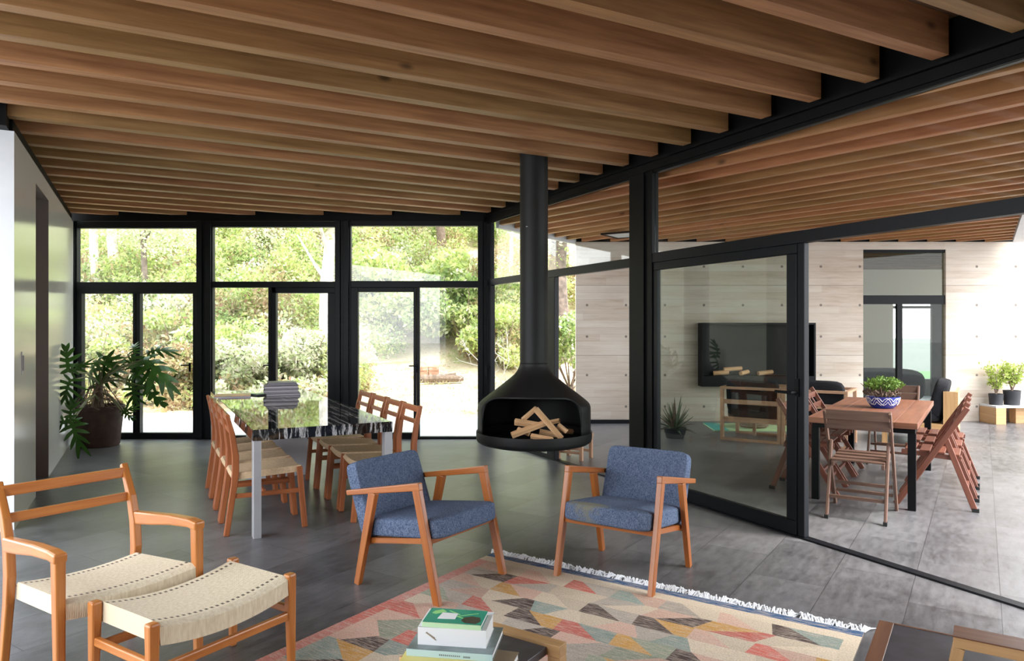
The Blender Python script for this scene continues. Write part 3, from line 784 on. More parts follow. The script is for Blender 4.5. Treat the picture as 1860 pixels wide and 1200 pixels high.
def foliage(kind, n, rx, rz_, zc, size=0.16, blobs=16):
    cc = []
    for b in range(blobs):
        o = rng.normal(size=3); o /= np.linalg.norm(o); o *= rng.uniform(0.25, 0.9)
        c = np.array([o[0]*rx, o[1]*rx, zc + o[2]*rz_]); m = n//blobs; r = rng.uniform(0.28, 0.45)
        d = rng.normal(size=(m, 3)); d /= np.linalg.norm(d, axis=1, keepdims=True)
        cc.append(c + d*rng.uniform(0.5, 1, (m, 1))*np.array([[rx*r, rx*r, rz_*r*0.8]]))
    cc = np.concatenate(cc)
    ks = np.where(rng.random(len(cc)) < 0.15, 'pale', kind)
    return leaf_mesh('foliage', cc, size, tones_for(list(ks)))
FOL = {k: [foliage(k, 10500, 2.0, 2.4, 5.4, 0.115) for _ in range(2)] for k in ('bright', 'deep')}
FOL['pale'] = [foliage('pale', 6500, 1.6, 2.0, 3.6, 0.09) for _ in range(1)]
FOLB = {k: foliage(k, 6000, 0.95, 0.75, 0.85, 0.09, 14) for k in ('bright', 'deep', 'dry', 'pale')}
def tree(X, Y, label, kind, r, lean, bark, sc=1.0, rz=0.0, group=None, vi=0, hi=6.5):
    t = thing('tree', label, 'tree', (X, Y, TH(X, Y)-0.05), rz, group)
    bm = NB(); pts = [(lean*z*0.9 + 0.08*math.sin(z*1.3+X), 0.05*math.sin(z+Y), z) for z in np.linspace(0, hi, 9)]
    tube(bm, pts, [r*(1.15-0.09*i) for i in range(9)], 10)
    obj('trunk', bm, M[bark], t, smooth=True)
    bm = NB()
    for q in range(6):
        z = 2.4 + q*0.6; an = q*2.3+X; b0 = Vector((lean*z*.9, 0, z))
        tube(bm, [b0, b0+Vector((math.cos(an)*.6, math.sin(an)*.6, .5)), b0+Vector((math.cos(an)*1.3, math.sin(an)*1.3, 1.2))], [r*.4, r*.25, r*.1], 6)
    obj('branch', bm, M[bark], t, smooth=True)
    o = obj('foliage', FOL[kind][vi % len(FOL[kind])], M['leaf'], t); o.scale = (sc, sc, sc); o.rotation_euler.z = rz*3
    return t
def pxX(x, Y): return (x-930)/F*Y
G1 = 'tall trees on the slope beyond the back windows'
tree(pxX(178, 18), 18, 'slender pale-barked tree leftmost behind the first back window', 'pale', 0.11, -0.02, 'bark_pale', 1.0, 0.3, None, 0)
tree(pxX(207, 19.5), 19.5, 'second pale-barked tree, just right of the leftmost one behind the first back window', 'bright', 0.13, 0.0, 'bark_pale', 0.8, 1.0, None, 1)
tree(pxX(262, 17), 17, 'thin dark-stemmed tree behind the middle mullion of the first back window', 'pale', 0.07, 0.01, 'bark_dark', 0.9, 2.0)
tree(pxX(400, 24), 24, 'grey-trunked tree at the left edge of the second back window', 'bright', 0.16, 0.0, 'bark_dark', 1.0, 0.7, None, 1)
tree(pxX(449, 25), 25, 'grey-trunked tree left of centre in the second back window', 'deep', 0.2, 0.01, 'bark_dark', 1.0, 1.9)
tree(pxX(540, 23), 23, 'dark-trunked tree right of centre in the second back window', 'bright', 0.16, -0.01, 'bark_dark', 0.9, 2.9, None, 1)
tree(pxX(600, 15.5), 15.5, 'thick white-barked leaning tree at the right edge of the second back window', 'bright', 0.15, -0.01, 'bark_pale', 0.85, 0.1)
tree(pxX(700, 25), 25, 'leafy green tree behind the left half of the third back window', 'bright', 0.15, 0.0, 'bark', 1.1, 1.2)
tree(pxX(800, 24), 24, 'leafy green tree behind the right half of the third back window', 'bright', 0.15, 0.0, 'bark', 1.1, 2.4, None, 1)
tree(pxX(925, 21), 21, 'pale thin-stemmed tree right of the corner post', 'bright', 0.06, 0.02, 'bark_pale', 1.0, 1.3, None, 1)
tree(pxX(1012, 18.5), 18.5, 'leaning dark-barked tree between the flue and the concrete wall', 'deep', 0.26, 0.05, 'bark_dark', 0.9, 0.5, None, 1)
tree(pxX(1080, 25), 25, 'dense green tree beyond the left end of the concrete wall', 'deep', 0.2, 0.0, 'bark', 1.1, 2.2)
for i in range(9):
    X = -21 + i*2.6; tree(X, 29 + (i % 3)*1.2, 'leafy green tree in the row at the top of the slope', 'bright' if i % 2 else 'deep', 0.16, 0.0, 'bark_dark', 1.25, i*1.1, 'trees along the top of the slope', i)
# bushes
def bush(x, Y, label, kind, sc, rz=0.0):
    X = pxX(x, Y); t = thing('bush', label, 'bush', (X, Y, TH(X, Y)-0.03), rz)
    bm = NB()
    for q in range(7):
        an = q*0.9; tube(bm, [(0, 0, 0), (math.cos(an)*.25*sc, math.sin(an)*.25*sc, .5*sc), (math.cos(an)*.6*sc, math.sin(an)*.6*sc, 1.2*sc)], [.02, .014, .006], 5)
    obj('stem', bm, M['bark'], t)
    o = obj('foliage', FOLB[kind], M['leaf'], t); o.scale = (sc, sc, sc)
bush(170, 14.6, 'bright green bush at the left behind the potted plant', 'bright', 1.1, 0.2)
bush(225, 14.2, 'brownish dry bush at ground level behind the potted plant', 'dry', 0.75, 1.2)
bush(305, 14.0, 'dry tan bush behind the right pane of the first back window', 'dry', 0.85, 2.2)
bush(335, 15.2, 'yellow-green bush at the right edge of the first back window', 'bright', 1.2, 0.9)
bush(425, 14.5, 'sunlit yellow-green bush at the left of the second back window', 'bright', 1.2, 1.7)
bush(470, 14.2, 'pale flowering bush beside the middle mullion of the second back window', 'pale', 1.05, 2.9)
bush(545, 14.6, 'white-flowering green bush behind the door pane of the second back window', 'pale', 1.1, 0.4)
bush(590, 15.0, 'mid-green bush at the foot of the white-barked tree', 'deep', 0.9, 0.6)
bush(690, 20.0, 'broad green bush at the left edge of the sandy clearing', 'bright', 1.5, 1.1)
bush(800, 19.5, 'tall leafy green bush behind the sandy clearing', 'bright', 1.9, 2.1)
bush(850, 18.6, 'leafy green bush left of the corner post', 'deep', 1.6, 0.3)
bush(915, 18.0, 'light green bush right of the corner post', 'bright', 1.3, 1.5)
bush(1035, 16.0, 'green bush showing above the hood of the fireplace, beside the concrete wall', 'deep', 1.2, 2.5)
# bare pale shrubs
def bare(x, Y, label, h, m):
    X = pxX(x, Y); bm = NB()
    def rec(p, d, l, r, k):
        q = p + d*l; tube(bm, [p, q], [r, r*.7], 5)
        if k == 0: return
        for s in range(2 if k > 1 else 3):
            a = Vector(rng.normal(size=3)*0.55); rec(q, (d+a).normalized(), l*.72, r*.65, k-1)
    for s in range(4): rec(Vector((0, 0, 0)), Vector((rng.normal()*.25, rng.normal()*.25, 1)).normalized(), h*.33, .016, 4)
    obj('bare_shrub', bm, M[m], loc=(X, Y, TH(X, Y)-.02), label=label, cat='shrub')
bare(916, 13.4, 'slender pale bare-branched shrub between the corner post and the flue', 1.7, 'bark_pale')
bare(1030, 13.2, 'tangled bare tan shrub next to the left edge of the concrete wall', 1.3, 'bark')
# brick pile and log by the clearing
def bricks():
    t = thing('brick_pile', 'small stack of reddish bricks at the edge of the sandy clearing', 'bricks', (pxX(788, 17.5), 17.5, TH(-2, 17.5)), 0.2)
    for z in range(3):
        for i in range(2):
            obj('brick', one(box, -0.42+i*0.28, -0.16+i*0.28, -0.1, 0.1, 0.003+z*0.11, 0.108+z*0.11), M['brick'], t, bevel=0.01)
bricks()
bm = NB(); tube(bm, [(-.5, 0, .12), (0, .03, .13), (.55, 0, .11)], [.09, .1, .07], 8); tube(bm, [(-.3, .2, .1), (.4, .25, .2)], [.06, .05], 8)
obj('fallen_branch', bm, M['bark'], loc=(pxX(800, 16.8), 16.8, TH(-1.5, 16.8)), rz=.2, smooth=True, label='weathered fallen branch lying in front of the brick pile', cat='branch')

# ---------------------------------------------------------------- dining table
t = thing('dining_table', 'long dining table with polished veined black stone top and brushed metal legs', 'table', ab(7.18, 1.21), PHI)
obj('tabletop', one(box, -0.52, 0.52, -1.82, 1.82, 0.706, 0.786), M['marble'], t, bevel=0.003)
for sx in (-1, 1):
    for y0 in (-1.82, 1.72):
        x0 = -0.52 if sx < 0 else 0.46
        obj('leg', one(box, x0+0.005*(sx<0), x0+0.06, y0+.005, y0+0.095, 0, 0.706), M['alu'], t, bevel=0.003)
obj('panel_support', one(box, -0.30, 0.30, 0.35, 0.39, 0, 0.706), M['panel_grey'], t)

# dining chairs
def dining_chair():
    t = thing('dining_chair', '-', 'chair')
    W = 0.195
    for sx in (-1, 1):
        bm = NB(); x = sx*W
        path(bm, [(x, -0.285, 0), (x, -0.232, 0.36), (x, -0.222, 0.46), (x, -0.222, 0.58), (x, -0.245, 0.74), (x, -0.280, 0.885)], [.034]*6, [.040, .046, .050, .048, .040, .030], (1, 0, 0))
        obj('rear_post', bm, M['dining_wood'], t, bevel=0.006)
        obj('leg', one(bar, (x, 0.275, 0), (x, 0.235, 0.465), 0.036, 0.042, (1, 0, 0)), M['dining_wood'], t, bevel=0.006)
        obj('side_rail', one(bar, (x, -0.235, 0.285), (x, 0.252, 0.285), 0.02, 0.034, (1, 0, 0)), M['dining_wood'], t, bevel=0.004)
    obj('stretcher', one(bar, (-W, -0.02, 0.30), (W, -0.02, 0.30), 0.03, 0.02, (0, 0, 1)), M['dining_wood'], t, bevel=0.003)
    for z, yy, h in ((0.855, -0.268, 0.05), (0.755, -0.250, 0.038)):
        obj('back_slat', one(bar, (-W, yy, z), (W, yy, z), 0.02, h, (0, 1, 0)), M['dining_wood'], t, bevel=0.005)
    bm = NB(); N = 10
    for lo in (0,):
        rows = []
        for i in range(N+1):
            u = i/N; x = -W+0.004 + (2*W-0.008)*u; dz = -0.012*math.sin(math.pi*u)
            rows.append([(x, -0.235, 0.452+dz), (x, -0.25, 0.43+dz), (x, -0.235, 0.402+dz), (x, 0.245, 0.425+dz), (x, 0.262, 0.452+dz), (x, 0.245, 0.474+dz)])
        vv = [[bm.verts.new(p) for p in r] for r in rows]
        for A, B in zip(vv, vv[1:]):
            for q in range(6): bm.faces.new((A[q], A[(q+1) % 6], B[(q+1) % 6], B[q]))
        bm.faces.new(vv[0]); bm.faces.new(list(reversed(vv[-1])))
    obj('seat', bm, M['cord_tan'], t)
    return t
dc = dining_chair()
ordl = ['nearest the camera', 'second from the near end', 'third from the near end', 'farthest, near the windows']
ordr = ['nearest the blue armchair', 'second from the near end', 'third from the near end', 'farthest, near the windows']
first = True
for side in (0, 1):
    for i in range(4):
        a = 5.735 + 0.46*i - (0.06 if side else 0); b = 0.815 if side == 0 else 1.725
        lab = ('reddish dining chair on the left side of the stone table, ' + ordl[i]) if side == 0 else \
              ('reddish dining chair on the right side of the stone table, ' + ordr[i])
        loc = ab(a, b); rz = yaw(CB, SB) if side == 0 else yaw(-CB, -SB)
        if first: dc.location = loc; dc.rotation_euler = (0, 0, rz); dc['label'] = lab; dc['group'] = 'dining chairs at the stone table'; first = False
        else: dup(dc, loc, rz, lab, 'dining chairs at the stone table')

# magazines on the stone table
ZT = 0.786
base = Vector((-2.56, 7.86, ZT)); z = ZT
for i in range(9):
    h = (0.022, 0.012, 0.03, 0.012, 0.03, 0.01, 0.012, 0.010, 0.008)[i]
    w, d = (0.36, 0.27) if i < 5 else (0.34-0.02*(i-5), 0.25)
    tt = thing('magazine', ('grey magazine in the stack on the stone table, ' + ('bottom', 'second from bottom', 'third from bottom', 'fourth from bottom', 'middle', 'fourth from top', 'third from top', 'second from top', 'topmost')[i] + ' one'), 'magazine',
               (base.x+random.uniform(-.012, .012), base.y+random.uniform(-.012, .012), z), PHI+R(-8)+random.uniform(-.05, .05), 'grey magazines stacked on the stone table')
    e = min(0.003, h*0.25)
    bm = NB(); box(bm, -w/2, w/2, -d/2, d/2, 0, e); box(bm, -w/2, w/2, -d/2, d/2, h-e, h); box(bm, -w/2, -w/2+0.004, -d/2, d/2, 0, h)
    obj('cover', bm, M['mag'], tt); obj('pages', one(box, -w/2+.004, w/2-.004, -d/2+.003, d/2-.003, e, h-e), M['mag_pale'], tt)
    z += h + 0.0002
def booklet(name, label, X, Y, rz, w, d, h, mc, mp, z=ZT):
    tt = thing(name, label, 'booklet', (X, Y, z), rz)
    bm = NB(); box(bm, -w/2, w/2, -d/2, d/2, 0, h*.8); obj('pages', bm, M[mp], tt)
    obj('cover', one(box, -w/2, w/2, -d/2, d/2, h*.8, h), M[mc], tt)
booklet('booklet', 'orange-printed open booklet lying left of the magazine stack', -3.02, 7.66, PHI-0.15, 0.36, 0.34, 0.018, 'mag_orange', 'mag_pale')
booklet('booklet', 'green-covered booklet between the orange booklet and the magazine stack', -2.76, 7.86, PHI+0.35, 0.24, 0.17, 0.016, 'mag_green', 'mag')

# ---------------------------------------------------------------- blue armchairs
def armchair(label, loc, rz, woodm, cushm, hide=None):
    t = thing('armchair', label, 'armchair', loc, rz, 'blue armchairs on the rug edge')
    hw, hd = 0.305, 0.31
    for sx in (-1, 1):
        x = sx*hw
        obj('leg', one(bar, (x, hd, 0), (x, hd-0.155, 0.635), 0.032, 0.044, (1, 0, 0), 0.034, 0.052), M[woodm], t, bevel=0.004)
        obj('leg', one(bar, (x, -hd, 0), (x, -hd+0.13, 0.558), 0.032, 0.040, (1, 0, 0), 0.034, 0.056), M[woodm], t, bevel=0.004)
        obj('armrest', one(bar, (x, hd-0.125, 0.637), (x, -hd-0.085, 0.530), 0.036, 0.044, (1, 0, 0), 0.034, 0.03), M[woodm], t, bevel=0.005)
    bm = NB(); yf = hd-0.085
    box(bm, -hw, hw, yf-0.012, yf+0.012, 0.318, 0.352); obj('front_rail', bm, M[woodm], t, bevel=0.003)
    bm = NB(); box(bm, -hw, hw, -hd+0.055, -hd+0.08, 0.24, 0.275); obj('rear_rail', bm, M[woodm], t, bevel=0.003)
    bm = NB()
    for sx in (-1, 1): bar(bm, (sx*(hw-0.035), yf, 0.335), (sx*(hw-0.035), -hd+0.07, 0.262), 0.02, 0.03, (1, 0, 0))
    obj('seat_frame', bm, M[woodm], t)
    c = cushion_bm(2*hw-0.045, 0.57, 0.115, 9, 15, 0.12)
    xform(c, Matrix.Translation((0, 0.02, 0.372)) @ Matrix.Rotation(R(7.0), 4, 'X'))
    o = obj('seat_cushion', c, M[cushm], t, smooth=True)
    c = cushion_bm(2*hw-0.05, 0.10, 0.46, 13, 15, 0.0)
    xform(c, Matrix.Translation((0, -0.335, 0.485)) @ Matrix.Rotation(R(20), 4, 'X'))
    obj('back_cushion', c, M['blue'], t, smooth=True)
    return t
armchair('blue fabric armchair with orange wooden frame, left of the hanging fireplace', (-0.484, 4.268, 0.0), yaw(0.823, -0.568), 'chair_wood', 'blue')
armchair('blue fabric armchair with a worn stain on its seat, in front of the glass wall', (0.699, 4.409, 0.0), yaw(-0.551, -0.834), 'chair_wood', 'blue_stain')

# ---------------------------------------------------------------- cord lounge chair and ottoman
def cord_seat(wf, wb, yf, yb, zf, zb, sag, lip=0.045, NU=40, NV=20):
    """woven seat: u across, v front to back; wraps over front and back rails"""
    bm = NB(); uv = uvl(bm); rows = []
    for i in range(NU+1):
        u = i/NU; row = []
        prof = [(-0.0, -lip*1.15)] 
        for j in range(NV+1):
            v = j/NV; y = yf + (yb-yf)*v; w = wf + (wb-wf)*v; x = (u-0.5)*w
            z = zf + (zb-zf)*v - sag*4*u*(1-u)
            e = min(v, 1-v)/0.06
            if e < 1: z -= 0.016*(1-math.sqrt(max(0, 1-(1-e)**2)))
            row.append((x, y, z, u, v))
        # front / back lips going down
        f = row[0]; b_ = row[-1]
        row = [(f[0], f[1]+ (0.004 if yf > yb else -0.004), f[2]-lip, u, 0.03), (f[0], f[1], f[2]-lip*.5, u, 0.015)] + row + [(b_[0], b_[1], b_[2]-lip*.5, u, 0.985), (b_[0], b_[1], b_[2]-lip, u, 0.97)]
        rows.append(row)
    vv = [[bm.verts.new(p[:3]) for p in r] for r in rows]
    n = len(rows[0])
    for i in range(NU):
        for j in range(n-1):
            f = bm.faces.new((vv[i][j], vv[i+1][j], vv[i+1][j+1], vv[i][j+1]))
            for l, p in zip(f.loops, (rows[i][j], rows[i+1][j], rows[i+1][j+1], rows[i][j+1])): l[uv].uv = (p[3], p[4])
    # underside
    for i in range(NU):
        f = bm.faces.new((vv[i][0], vv[i][n-1], vv[i+1][n-1], vv[i+1][0]))
        for l in f.loops: l[uv].uv = (rows[i][0][3], 0.05)
    for q in (0, NU):
        f = bm.faces.new([vv[q][j] for j in range(n)])
        for l in f.loops: l[uv].uv = (0.01, 0.05)
    return bm
def lounge():
    # local: x = to the chair's left/right, y forward; front feet at y = +0.27
    FR = Vector((-1.400, 3.26, 0)); FL = Vector((-1.772, 2.79, 0)); f = Vector((0.814, -0.581, 0)).normalized()
    c = Vector((-1.842, 3.191, 0))
    t = thing('lounge_chair', 'orange wooden lounge chair with woven cord seat and two back rails, at the left edge', 'chair', (c.x, c.y, 0), yaw(f.x, f.y))
    m = M['lounge_wood']; wf, wb = 0.291, 0.275
    for sx in (-1, 1):
        bm = NB(); bar(bm, (sx*wf, 0.275, 0), (sx*wf, 0.262, 0.60), 0.034, 0.036, (1, 0, 0), 0.042, 0.052)
        obj('leg', bm, m, t, bevel=0.008)
        bm = NB(); path(bm, [(sx*wb, -0.33, 0), (sx*wb, -0.275, 0.30), (sx*wb, -0.262, 0.42), (sx*wb, -0.272, 0.54), (sx*wb, -0.31, 0.66), (sx*wb, -0.39, 0.815)], [.034, .036, .038, .038, .036, .032], [.034, .046, .052, .050, .042, .028], (1, 0, 0))
        obj('rear_post', bm, m, t, bevel=0.006)
        bm = NB(); path(bm, [(sx*wf, 0.289, 0.600), (sx*wf, 0.22, 0.606), (sx*(wf-.004), 0.06, 0.596), (sx*(wf-.008), -0.12, 0.574), (sx*(wb+.004), -0.285, 0.556)], [.052, .052, .048, .042, .036], [.040, .040, .048, .060, .066], (1, 0, 0))
        obj('armrest', bm, m, t, bevel=0.009)
    for z, y, h in ((0.775, -0.370, 0.050), (0.660, -0.322, 0.044)):
        obj('back_rail', one(bar, (-wb, y, z), (wb, y, z), 0.022, h, (0, 1, 0)), m, t, bevel=0.006)
    obj('seat', cord_seat(2*wf-0.036, 2*wb-0.04, 0.285, -0.25, 0.430, 0.392, 0.020, 0.062), M['cord'], t, smooth=True)
lounge()
def ottoman():
    near = Vector((-1.352, 2.653, 0)); far = Vector((-0.970, 3.147, 0)); bn = Vector((-1.674, 2.815, 0)); bf = Vector((-1.311, 3.304, 0))
    c = (near+far+bn+bf)/4; ax = (far-near + bf-bn).normalized()
    t = thing('ottoman', 'low orange wooden ottoman with curved woven cord seat, in front of the lounge chair', 'ottoman', (-1.3285, 2.989, 0), 1.004)
    m = M['lounge_wood']; hx, hy = 0.317, 0.200
    for sx in (-1, 1):
        for sy in (-1, 1):
            obj('leg', one(bar, (sx*(hx+.004), sy*(hy+.006), 0), (sx*hx, sy*hy, 0.42), 0.030, 0.030, (1, 0, 0), 0.044, 0.044), m, t, bevel=0.009)
        obj('end_rail', one(bar, (sx*hx, -hy, 0.262), (sx*hx, hy, 0.262), 0.024, 0.034, (1, 0, 0)), m, t, bevel=0.005)
    for sy in (-1, 1):
        obj('stretcher', one(bar, (-hx, sy*hy, 0.235), (hx, sy*hy, 0.235), 0.024, 0.036, (0, 1, 0)), m, t, bevel=0.006)
    obj('seat', cord_seat(2*hx-0.044, 2*hx-0.044, -hy-0.014, hy+0.014, 0.414, 0.414, 0.036, 0.066), M['cord'], t, smooth=True)
ottoman()

# ---------------------------------------------------------------- hanging fireplace
def fireplace():
    cx, cy = 0.2055, 6.61
    t = thing('hanging_fireplace', 'black steel fireplace hanging from its flue, opening towards the room', 'fireplace', (cx, cy, 0))
    prof = [(0.527, 0.56), (0.527, 0.79), (0.518, 0.82), (0.49, 0.85), (0.42, 0.905), (0.33, 0.972), (0.245, 1.04), (0.185, 1.09), (0.155, 1.13), (0.138, 1.165), (0.131, 1.20), (0.131, 3.30)]
    zs_ = [p[1] for p in prof]; rs_ = [p[0] for p in prof]
    def rad(z): return float(np.interp(z, zs_, rs_))
    view = math.atan2(-cy, -cx); cen = view + R(-5); hw = R(59)
    th = list(np.linspace(-math.pi, math.pi, 73)[:-1])
    for e in (-1, 1):
        for q in (0.9, 0.94, 0.965, 0.98, 0.99, 0.996, 1.0, 1.002, 1.01, 1.03): th.append(e*hw*q)
    th = sorted(set(round(x, 6) for x in th))
    def z0(a):
        u = abs(a)/hw
        if u >= 1: return 0.56
        return 0.56 + 0.345*(1-u**14)**(1/6)*(1.0 - 0.05*u*u)
    bm = NB(); NZ = 26; cols = []
    zgrid_top = 1.2
    for a in th:
        b0 = z0(a)
        zz = [b0 + (zgrid_top-b0)*(j/NZ) for j in range(NZ+1)]
        if b0 < 0.6:   # keep the profile corners
            zz = list(np.interp(np.linspace(0, 1, NZ+1), np.linspace(0, 1, 12), [0.56, 0.66, 0.79, 0.82, 0.85, 0.905, 0.972, 1.04, 1.09, 1.13, 1.165, 1.2]))
        cols.append([bm.verts.new((rad(z)*math.cos(cen+a), rad(z)*math.sin(cen+a), z)) for z in zz])
    n = len(th)
    for i in range(n):
        A, B = cols[i], cols[(i+1) % n]
        for j in range(NZ): bm.faces.new((A[j], B[j], B[j+1], A[j+1]))
    o = obj('hood', bm, M['stove'], t, smooth=True)
    s = o.modifiers.new('solid', 'SOLIDIFY'); s.thickness = 0.012; s.offset = -1
    fl_ = obj('flue', one(lathe, [(0.131, 1.195), (0.131, 3.32)], 40), M['stove'], t, smooth=True)
    obj('tray', one(lathe, [(0, 0.415), (0.30, 0.425), (0.44, 0.442), (0.505, 0.458), (0.53, 0.475), (0.540, 0.50), (0.540, 0.565), (0.524, 0.565), (0.520, 0.505), (0, 0.50)], 64), M['stove'], t, smooth=True)
    obj('flue_screw', one(lathe, [(0.008, 0), (0.008, 0.006), (0, 0.007)], 10), M['chrome'], fl_, loc=(-0.07, -0.12, 2.45))
    # split logs
    L = [((935, 765), (982, 773), .062, 6.50), ((929, 790), (992, 768), .058, 6.30), ((973, 742), (1020, 795), .055, 6.34), ((965, 791), (1003, 795), .048, 6.26),
         ((1005, 780), (1042, 786), .05, 6.55), ((949, 762), (974, 739), .045, 6.55), ((996, 767), (1016, 761), .045, 6.62), ((980, 783), (1012, 789), .05, 6.45), ((940, 779), (962, 786), .05, 6.42), ((1014, 771), (1030, 783), .045, 6.40)]
    nm = ['pale split log lying across the left of the fireplace', 'orange-brown split log lying front left in the fireplace', 'long pale split log leaning down to the right in the fireplace',
          'short split log lying lowest at the front of the fireplace', 'split log lying at the right of the fireplace', 'dark split log standing at the top left of the pile', 'short split log end at the back of the pile', 'split log underneath the leaning one in the fireplace', 'short split log tucked at the left under the crossed pair', 'short split log at the right under the leaning one']
    for i, ((x0, y0), (x1, y1), w, D) in enumerate(L):
        p = Vector(((x0-930)/F*D, D, H+(600-y0)*D/F)); q = Vector(((x1-930)/F*D, D+random.uniform(-.10, .10), H+(600-y1)*D/F))
        c = (p+q)/2; bm = NB(); d = (q-p)
        s = Vector((0, 1, 0.3)); dn = d.normalized(); s = (s-dn*s.dot(dn)).normalized(); nn = dn.cross(s)
        ring = [s*w*.62-nn*w*.1, s*w*.1+nn*w*.5, -s*w*.5+nn*w*.2, -s*w*.35-nn*w*.5]
        hexa(bm, [p-c+r for r in ring], [q-c+r*0.93 for r in ring])
        zmin = min(v.co.z for v in bm.verts) + c.z
        if zmin < 0.503: c.z += 0.503 - zmin
        obj('split_log', bm, M['log'], loc=c, bevel=0.004, label=nm[i], cat='firewood', group='split logs in the hanging fireplace')
fireplace()

# ---------------------------------------------------------------- rug
def rug():
    C0 = Vector((-0.13, 4.75, 0)); Wd, Ln = 2.25, 3.3
    t = thing('rug', 'patchwork wool rug of pink, grey, mustard and brown wedges with a white fringe', 'rug', (C0.x, C0.y, 0), PSI)
    pal = {'cream': (0.66, 0.54, 0.40), 'blush': (0.62, 0.39, 0.30), 'teal': (0.26, 0.33, 0.29), 'brown': (0.075, 0.052, 0.048), 'mustard': (0.60, 0.32, 0.085), 'salmon': (0.60, 0.15, 0.115), 'grey': (0.44, 0.38, 0.32), 'blue': (0.02, 0.085, 0.20), 'pink': (0.60, 0.245, 0.20), 'sage': (0.30, 0.33, 0.24)}
    seq = ['cream', 'brown', 'blush', 'teal', 'cream', 'mustard', 'brown', 'grey', 'salmon', 'cream', 'sage', 'blush', 'brown', 'blush', 'grey', 'mustard', 'cream', 'teal', 'blush', 'grey', 'brown', 'cream']
    bm = NB(); cl = bm.loops.layers.float_color.new('tone'); zt = 0.008
    def face(pts, col):
        f = bm.faces.new([bm.verts.new((x, y, zt)) for x, y in pts])
        for l in f.loops: l[cl] = (*pal[col], 1) if isinstance(col, str) else (*col, 1)
    # borders
    face([(0, 0), (Wd, 0), (Wd, -0.07), (0, -0.07)], 'blue'); 
    face([(0, -0.07), (Wd, -0.07), (Wd, -0.15), (0, -0.15)], 'cream')
    y = -0.15
    bs = ['pink', 'pink', 'salmon', 'pink', 'pink', 'pink', 'salmon', 'grey', 'salmon']
    k = 0
    while y > -Ln:
        h = 0.34 if k else 0.5; y2 = max(-Ln, y-h)
        face([(0, y), (0.075, y), (0.075, y2), (0, y2)], bs[k % len(bs)] if k else 'pink')
        face([(Wd-0.07, y), (Wd, y), (Wd, y2), (Wd-0.07, y2)], ['cream', 'salmon', 'mustard', 'teal', 'blush'][k % 5]); y = y2; k += 1
    x0, x1 = 0.075, Wd-0.07
    RH = 0.135; r = 0; y = -0.15; prev = None
    while y > -Ln + 0.01:
        y2 = max(-Ln, y-RH)
        px_t, px_b = x0, x0; i = 0; off = (0.0 if r % 2 == 0 else 1)
        while px_t < x1 - 1e-4 or px_b < x1 - 1e-4:
            long_ = 0.225 + random.uniform(-.02, .03); short = 0.062 + random.uniform(-.01, .025)
            up = (i + int(off)) % 2 == 0       # long edge at the bottom
            nt_ = min(x1, px_t + (short if up else long_)); nb = min(x1, px_b + (long_ if up else short))
            if x1 - max(nt_, nb) < 0.03: nt_ = nb = x1
            c = random.choice(['brown', 'cream', 'mustard', 'teal', 'salmon', 'blush', 'brown', 'sage', 'blush', 'grey', 'brown']) if up else random.choice(['cream', 'blush', 'teal', 'grey', 'mustard', 'salmon', 'cream', 'blush', 'sage', 'cream', 'grey', 'blush'])
            if c == prev: c = 'cream'
            prev = c
            pts = [(px_t, y), (nt_, y), (nb, y2), (px_b, y2)]
            if abs(px_t-nt_) < 1e-5: pts = [(px_t, y), (nb, y2), (px_b, y2)]
            if abs(px_b-nb) < 1e-5: pts = [(px_t, y), (nt_, y), (px_b, y2)]
            j = random.uniform(0.85, 1.12)
            face(pts, tuple(min(1, v*j) for v in pal[c])); px_t, px_b = nt_, nb; i += 1
        y = y2; r += 1
    bm2 = NB(); box(bm2, 0, Wd, -Ln, 0, 0.001, 0.0078)
    # material with woven streaks
    m, nt, b = mat('rug_wool')
    a = nt.nodes.new('ShaderNodeAttribute'); a.attribute_name = 'tone'
    o = tex(nt, 'Object')
    st = noise(nt, mapping(nt, o, (5, 60, 1)), 2.2, 4, 0.7); fine = noise(nt, o, 140, 2)
    c = mixc(nt, ramp(nt, st, [(0.46, (0, 0, 0)), (0.60, (0.62, 0.62, 0.62))]), a.outputs['Color'], (0.62, 0.50, 0.41))
    c = mixc(nt, ramp(nt, st, [(0.30, (0.35, 0.35, 0.35)), (0.42, (0, 0, 0))]), c, (0.25, 0.16, 0.13))
    sp = ramp(nt, fine, [(0.35, (0.82, 0.82, 0.82)), (0.6, (1.08, 1.08, 1.08))])
    c = mixc(nt, 1.0, c, sp, 'MULTIPLY')
    nt.links.new(c, b.inputs['Base Color']); b.inputs['Roughness'].default_value = 0.95; b.inputs['Specular IOR Level'].default_value = 0.1
    bump(nt, b, fine, 0.4, 0.003)
    obj('rug_backing', bm2, M['bk_tan'], t); obj('rug_field', bm, m, t)
    bm = NB()
    for i in range(620):
        x = random.uniform(-0.01, Wd+0.01); l = random.uniform(0.035, 0.06)+0.03*abs(math.sin(x*9)*math.sin(x*23))
        dx = random.uniform(-.045, .045); z1 = random.uniform(.004, .03)
        tube(bm, [(x, -0.002, .006), (x+dx*.5, l*.5, z1), (x+dx, l, .005)], [.0035, .004, .002], 4)
    for o_ in [obj('fringe', bm, M['fringe'], t)]: o_['kind'] = 'stuff'
rug()

